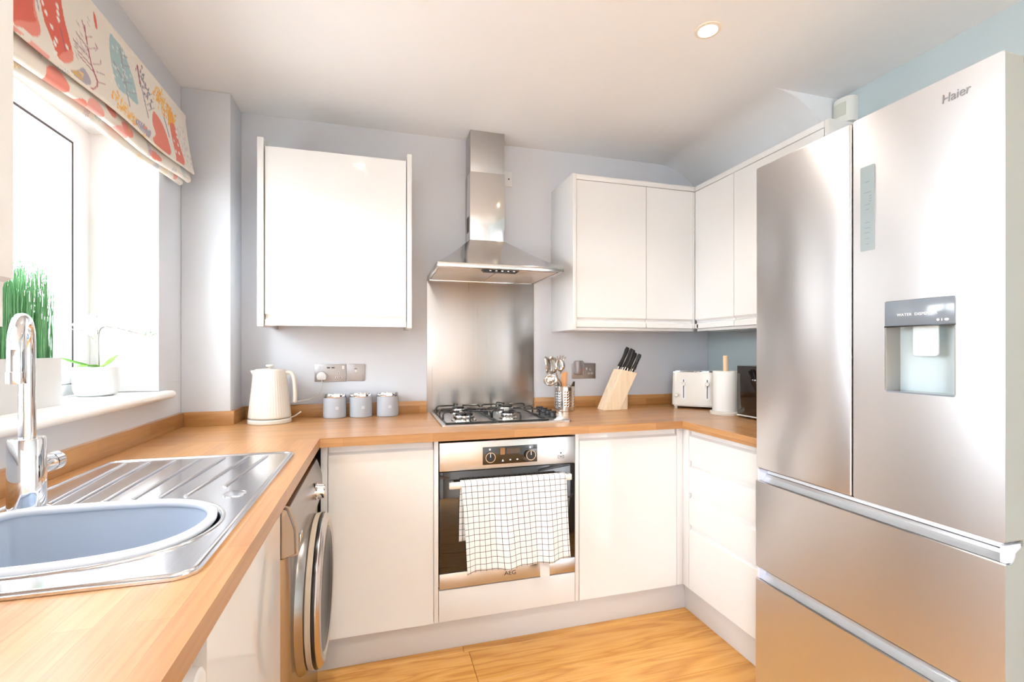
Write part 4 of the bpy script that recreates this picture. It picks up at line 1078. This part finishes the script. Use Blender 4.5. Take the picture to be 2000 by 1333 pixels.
# ================================================================ ROMAN BLIND
def blind():
    Y0, Y1, NU = .90, 2.272, 560
    ctrl = [(-.8245, 2.240), (-.776, 2.237), (-.772, 2.20), (-.762, 2.11), (-.748, 2.01), (-.744, 1.990), (-.750, 1.985), (-.760, 2.02), (-.765, 2.06), (-.770, 2.02), (-.757, 1.965), (-.763, 1.950), (-.776, 1.956), (-.782, 2.02), (-.786, 2.05), (-.790, 2.02), (-.780, 1.955), (-.788, 1.936), (-.803, 1.944), (-.808, 2.0), (-.810, 2.2)]
    P = crom([(a, b, 0) for a, b in ctrl], 9)
    # resample developed length
    s = [0]
    for a, b in zip(P, P[1:]): s.append(s[-1]+(b-a).length)
    s = np.array(s); px = np.array([p.x for p in P]); pz = np.array([p.y for p in P])
    NV = 330; ss = np.linspace(0, s[-1], NV); X = np.interp(ss, s, px); Z = np.interp(ss, s, pz)
    U = np.linspace(Y0, Y1, NU)
    YY, SS = np.meshgrid(U, ss); XX = np.repeat(X[:, None], NU, 1); ZZ = np.repeat(Z[:, None], NU, 1)
    drop = np.clip((2.24-ZZ)/.25, 0, 1.2)
    ZZ = ZZ-drop*.047*np.clip((2.27-YY)/1.0, 0, 1.3)+.003*drop*np.sin(YY*9)
    XX = XX+.004*drop*np.sin(YY*11+SS*5)
    co = np.stack([XX, YY, ZZ], -1).reshape(-1, 3)
    a = R(YAW); cx = co[:, 0]*math.cos(a)-co[:, 1]*math.sin(a); cyv = co[:, 0]*math.sin(a)+co[:, 1]*math.cos(a)
    u = 1000+F_PX*cx/cyv; v = HORIZON-F_PX*(co[:, 2]-EYE)/cyv
    col = np.tile(np.array([.80, .745, .665]), (len(co), 1))
    S = SS.reshape(-1); Yf = YY.reshape(-1)
    s_front = s[9*5]          # developed length at the lower edge of the face
    face = S < s_front
    RED = np.array([.72, .13, .085]); RED2 = np.array([.80, .26, .20]); ORG = np.array([.85, .40, .06]); TEAL = np.array([.36, .52, .54]); GREY = np.array([.33, .30, .36]); MAR = np.array([.42, .06, .10]); WHT = np.array([.84, .82, .78]); YEL = np.array([.84, .55, .20])
    def inpoly(pts, uu, vv):
        ins = np.zeros(len(uu), bool); n = len(pts)
        for i in range(n):
            x0, y0 = pts[i]; x1, y1 = pts[(i+1) % n]
            c = ((y0 > vv) != (y1 > vv)); 
            with np.errstate(divide='ignore', invalid='ignore'): c &= uu < (x1-x0)*(vv-y0)/(y1-y0)+x0
            ins ^= c
        return ins
    def smoothpoly(pts, n=5): return [(p.x, p.y) for p in crom([(q[0], q[1], 0) for q in pts], n, True)]
    idx = np.where(face & (u > -60) & (u < 400) & (v > -150))[0]; fu, fv = u[idx], v[idx]
    def poly(pts, c): col[idx[inpoly(smoothpoly(pts), fu, fv)]] = c
    def line(p, q, w, c):
        p = np.array(p, float); q = np.array(q, float); d = q-p; l = (d*d).sum()
        t = np.clip(((fu-p[0])*d[0]+(fv-p[1])*d[1])/l, 0, 1)
        dd = np.hypot(fu-p[0]-t*d[0], fv-p[1]-t*d[1]); col[idx[dd < w]] = c
    def dot(p, rx_, ry_, c, ang=0):
        ca, sa = math.cos(ang), math.sin(ang); du, dv = fu-p[0], fv-p[1]
        col[idx[((du*ca+dv*sa)/rx_)**2+((-du*sa+dv*ca)/ry_)**2 < 1]] = c
    # red rounded tree, far left of view
    poly([(20, -40), (60, -40), (70, 20), (79, 55), (76, 70), (62, 70), (45, 55), (25, 40)], RED2)
    poly([(20, -30), (58, -30), (66, 25), (70, 42), (40, 40), (20, 34)], RED)
    # long red tree with pale dashes
    poly([(76, -30), (112, -30), (124, 30), (134, 70), (143, 108), (140, 121), (125, 122), (113, 110), (100, 75), (88, 45), (80, 10)], RED)
    poly([(116, 108), (140, 98), (143, 112), (138, 122), (124, 122)], RED2)
    for p in ((83, 5), (90, 25), (101, 52), (110, 78), (112, 12), (113, 25), (114, 38), (131, 92), (107, 85)): dot(p, 2.2, 6.5, WHT, -.4)
    dot((108, 103), 4, 4, WHT); line((118, 55), (128, 100), 1.0, MAR*.8+GREY*.2)
    line((70, -10), (76, 20), .9, GREY)
    # bare red-brown tree
    line((165, 50), (170, 85), 1.0, MAR); line((170, 85), (178, 125), 1.0, MAR); line((178, 125), (190, 158), 1.1, MAR); line((190, 158), (190, 168), 1.3, MAR); line((190, 168), (183, 174), 1.3, MAR); line((183, 174), (176, 172), 1.3, MAR)
    for (p, q) in (((170, 72), (181, 72)), ((174, 95), (190, 94)), ((182, 125), (196, 126)), ((188, 140), (204, 146)), ((190, 160), (206, 165)), ((168, 70), (160, 40)), ((172, 95), (148, 62)), ((176, 115), (142, 75)), ((180, 130), (146, 92)), ((186, 145), (152, 105)), ((192, 94), (186, 100)), ((186, 85), (190, 94)), ((197, 118), (196, 126))): line(p, q, .75, MAR*.55+GREY*.45)
    for k in range(26):
        random.seed(k); q = (random.uniform(142, 172), random.uniform(32, 110)); line(q, (q[0]+4, q[1]+9), .7, np.array([.55, .49, .47]))
    poly([(182, 22), (186, 30), (190, 50), (189, 57), (186, 52), (183, 36)], RED)
    # grey ochre bulb at lower edge
    poly([(138, 138), (152, 137), (162, 132), (172, 145), (178, 160), (174, 166), (160, 160)], GREY*1.25)
    poly([(140, 138), (150, 138), (158, 150), (164, 158), (150, 150)], YEL*.75); line((155, 140), (163, 146), 1.2, YEL); line((163, 146), (160, 150), 1.2, YEL)
    # teal leaf tree
    poly([(215, 66), (226, 78), (242, 100), (252, 130), (262, 160), (268, 190), (270, 204), (262, 200), (248, 186), (236, 178), (226, 160), (218, 125), (214, 95)], TEAL)
    line((234, 95), (250, 190), .9, GREY); line((250, 190), (254, 208), .9, GREY)
    for p, q in (((236, 108), (248, 112)), ((239, 127), (253, 131)), ((244, 160), (258, 163)), ((248, 180), (266, 183)), ((222, 120), (244, 165))): line(p, q, .9, GREY)
    for k in range(40):
        random.seed(100+k); q = (random.uniform(217, 262), random.uniform(80, 190)); line(q, (q[0]+2, q[1]+5), .6, WHT)
    # ochre bush
    for k in range(95):
        random.seed(200+k); t = random.random(); q = (220+t*44+random.uniform(-5, 9), 184+t*58+random.uniform(-8, 9)); dot(q, 1.3, 3.2, YEL if k % 3 else ORG, random.uniform(-.8, .8))
    # dark dotted twig
    line((268, 128), (274, 165), 1.3, MAR); line((276, 168), (290, 230), .8, GREY)
    for k in range(46):
        random.seed(300+k); t = random.random(); q = (266+t*24+random.uniform(-2, 11), 134+t*72+random.uniform(-6, 8)); dot(q, 1.1, 3.0, GREY*.75, random.uniform(-.5, .2))
    for p, q in (((284, 190), (296, 184)), ((287, 205), (299, 199)), ((290, 216), (301, 211))): line(p, q, .8, GREY*.8)
    # grey fan arcs
    for k, r_ in enumerate((8, 13, 18, 23)):
        cx_, cy_ = 292, 256
        for t in np.linspace(R(95), R(215), 14): 
            dot((cx_-4+r_*math.cos(t)*.95, cy_-r_*math.sin(t)*-.2-8+r_*.5*math.sin(t*1.4)), 1.5, 1.5, GREY*1.1)
    dot((290, 262), 5, 8, GREY*1.2, .3); dot((284, 249), 3, 3, RED2)
    # red egg tree
    poly([(299, 218), (306, 224), (316, 240), (325, 262), (333, 290), (334, 300), (326, 304), (314, 296), (303, 282), (299, 270), (304, 262), (298, 240)], RED2*.6+RED*.4)
    # orange tree
    for k in range(120):
        random.seed(400+k); t = random.random(); q = (302+t*32+random.uniform(-5, 10), 176+t*60+random.uniform(-10, 12)); dot(q, 1.3, 3.0, ORG if k % 2 else YEL, random.uniform(-.5, .5))
    poly([(330, 212), (337, 224), (340, 240), (332, 246), (328, 230)], ORG)
    line((320, 228), (331, 268), .8, GREY)
    # slim red tree with dashes
    poly([(332, 242), (341, 246), (350, 280), (358, 306), (361, 318), (356, 325), (346, 320), (343, 300), (336, 270)], RED2*.5+RED*.5)
    for p in ((344, 258), (346, 268), (340, 275), (348, 284), (344, 296), (350, 300)): dot(p, 1.2, 3.6, WHT, -.3)
    for k in range(60):
        random.seed(500+k); t = random.random(); q = (352+t*20+random.uniform(-8, 6), 250+t*75+random.uniform(-8, 8)); dot(q, .8, 2.0, np.array([.66, .58, .60]), random.uniform(-.5, .5))
    # folds below and the unseen near end: the same print, loosely continued in cloth coordinates
    idx2 = np.where(~face | (u <= -60) | (v <= -150))[0]; yu, sv = Yf[idx2], S[idx2]
    random.seed(21)
    for k in range(300):
        cy_, cs = random.uniform(Y0, Y1), random.uniform(0, ss[-1]); kind = k % 5
        r1, r2 = (random.uniform(.02, .055), random.uniform(.012, .03)) if kind in (0, 1) else (random.uniform(.010, .03), random.uniform(.01, .025))
        c = (RED2, RED2*.8+WHT*.2, YEL, GREY*1.5, TEAL*1.1)[kind]
        e = ((yu-cy_)/r1)**2+((sv-cs)/r2)**2
        if kind < 2: mk = e < 1
        else: mk = (e < 1) & ((np.sin(yu*700+k)*np.sin(sv*620+k*2)) > .1)
        col[idx2[mk]] = c
    me = bpy.data.meshes.new('cloth')
    ii = np.arange(NV*NU).reshape(NV, NU)
    q = np.stack([ii[:-1, :-1], ii[:-1, 1:], ii[1:, 1:], ii[1:, :-1]], -1).reshape(-1, 4)
    me.vertices.add(len(co)); me.vertices.foreach_set('co', co.astype(np.float32).ravel())
    me.loops.add(q.size); me.loops.foreach_set('vertex_index', q.astype(np.int32).ravel())
    me.polygons.add(len(q)); me.polygons.foreach_set('loop_start', np.arange(0, q.size, 4, dtype=np.int32)); me.polygons.foreach_set('loop_total', np.full(len(q), 4, np.int32))
    me.update(); me.validate()
    at = me.color_attributes.new('print', 'FLOAT_COLOR', 'POINT')
    at.data.foreach_set('color', np.concatenate([col, np.ones((len(col), 1))], 1).astype(np.float32).ravel())
    for p in me.polygons: p.use_smooth = True
    return me
rb = thing('roman_blind', 'cream roman blind printed with red teal and orange trees', 'blind', (-.79, 1.58, 2.0))
finish('cloth', blind(), 'fabric', rb)
box('headrail', WL+.001, -.785, .905, 2.268, 2.205, 2.232, 'whitep', rb, .001)

# ================================================================ DOWNLIGHTS
for i, (x, y, lab) in enumerate(((1.14, 1.43, 'lit recessed ceiling downlight in front of the fridge'), (-.105, 1.42, 'lit recessed ceiling downlight over the sink side'), (1.14, .13, 'lit recessed ceiling downlight just past the near side of fridge'), (-.105, .13, 'lit recessed ceiling downlight beside the wall cabinet at window edge'), (1.14, -1.11, 'lit recessed ceiling downlight opposite the added glazed doors'), (-.105, -1.11, 'lit recessed ceiling downlight close to the added glazed doors'))):
    t = thing('downlight', lab, 'light', (x, y, ZC), 0, 'ceiling downlights')
    lathe('bezel', [(.046, 0), (.045, -.004), (.034, -.006), (.029, -.002), (.029, -.0005)], (x, y, ZC), mat('bezel_cream', (.82, .76, .66), .4) if i == 0 else bpy.data.materials['bezel_cream'], t, 40)
    lathe('lamp', [(0, -.0016), (.0285, -.0014), (.0285, -.0004), (0, -.0004)], (x, y, ZC), 'lens', t, 32)
    d = bpy.data.lights.new('downlight_beam', 'SPOT'); d.energy = 14; d.color = (1, .93, .83); d.spot_size = R(125); d.spot_blend = .8; d.shadow_soft_size = .028
    o = bpy.data.objects.new('downlight_beam', d); o.location = (0, 0, -.012); COL.objects.link(o); o.parent = t

# ================================================================ OUTSIDE
struct(box('ground', -40, WL-.33, -20, 40, -.30, -.20, 'bounce_ground', None, 0))
nh = thing('neighbour_house', 'pale brick neighbouring house with slate roof outside window', 'house', (-3, 9.5, -.2))
box('wall', -3.72, 1.5, 7.4, 12, -.2, 3.9, 'brickw', nh, 0)
prism('roof', [(7.05, 3.75), (12.35, 3.75), (12.35, 3.85), (9.7, 6.2), (7.05, 3.85)], -4.1, 1.9, 'X', 'roof', nh)
fe = thing('garden_fence', 'pale timber garden fence outside window', 'fence', (-9, 9, -.2))
for k in range(26):
    x = -3.9-k*.30; y = 9.0-.02*k
    box('fence_board', x-.145, x+.145, y-.01, y+.01, -.2, 1.62, 'fence', fe, 0)
box('fence_rail', -11.6, -3.8, 9.02, 9.06, 1.3, 1.38, 'fence', fe, 0)
random.seed(9)
for tx_, ty_, hh, lab in ((-9.4, 12.0, 3.3, 'leafy garden tree beyond fence outside window'), (-6.0, 13.0, 2.7, 'smaller leafy garden tree near neighbouring house')):
    tr = thing('garden_tree', lab, 'tree', (tx_, ty_, -.2))
    tube('trunk', [(tx_, ty_, -.2), (tx_+.05, ty_, hh*.7)], .08, 'bark', tr, 8)
    bm = bmesh.new()
    for k in range(900):
        p = Vector((random.gauss(0, .6), random.gauss(0, .6), random.gauss(0, .42)))
        c_ = Vector((tx_, ty_, hh))+p; s = .09
        a_ = Vector((random.uniform(-1, 1), random.uniform(-1, 1), random.uniform(-1, 1))).normalized(); b_ = a_.orthogonal().normalized()
        bm.faces.new([bm.verts.new(c_+a_*s), bm.verts.new(c_+b_*s*.5), bm.verts.new(c_-a_*s), bm.verts.new(c_-b_*s*.5)])
    o = bm_obj('crown', bm, 'treeleaf', tr); o['kind'] = 'stuff'
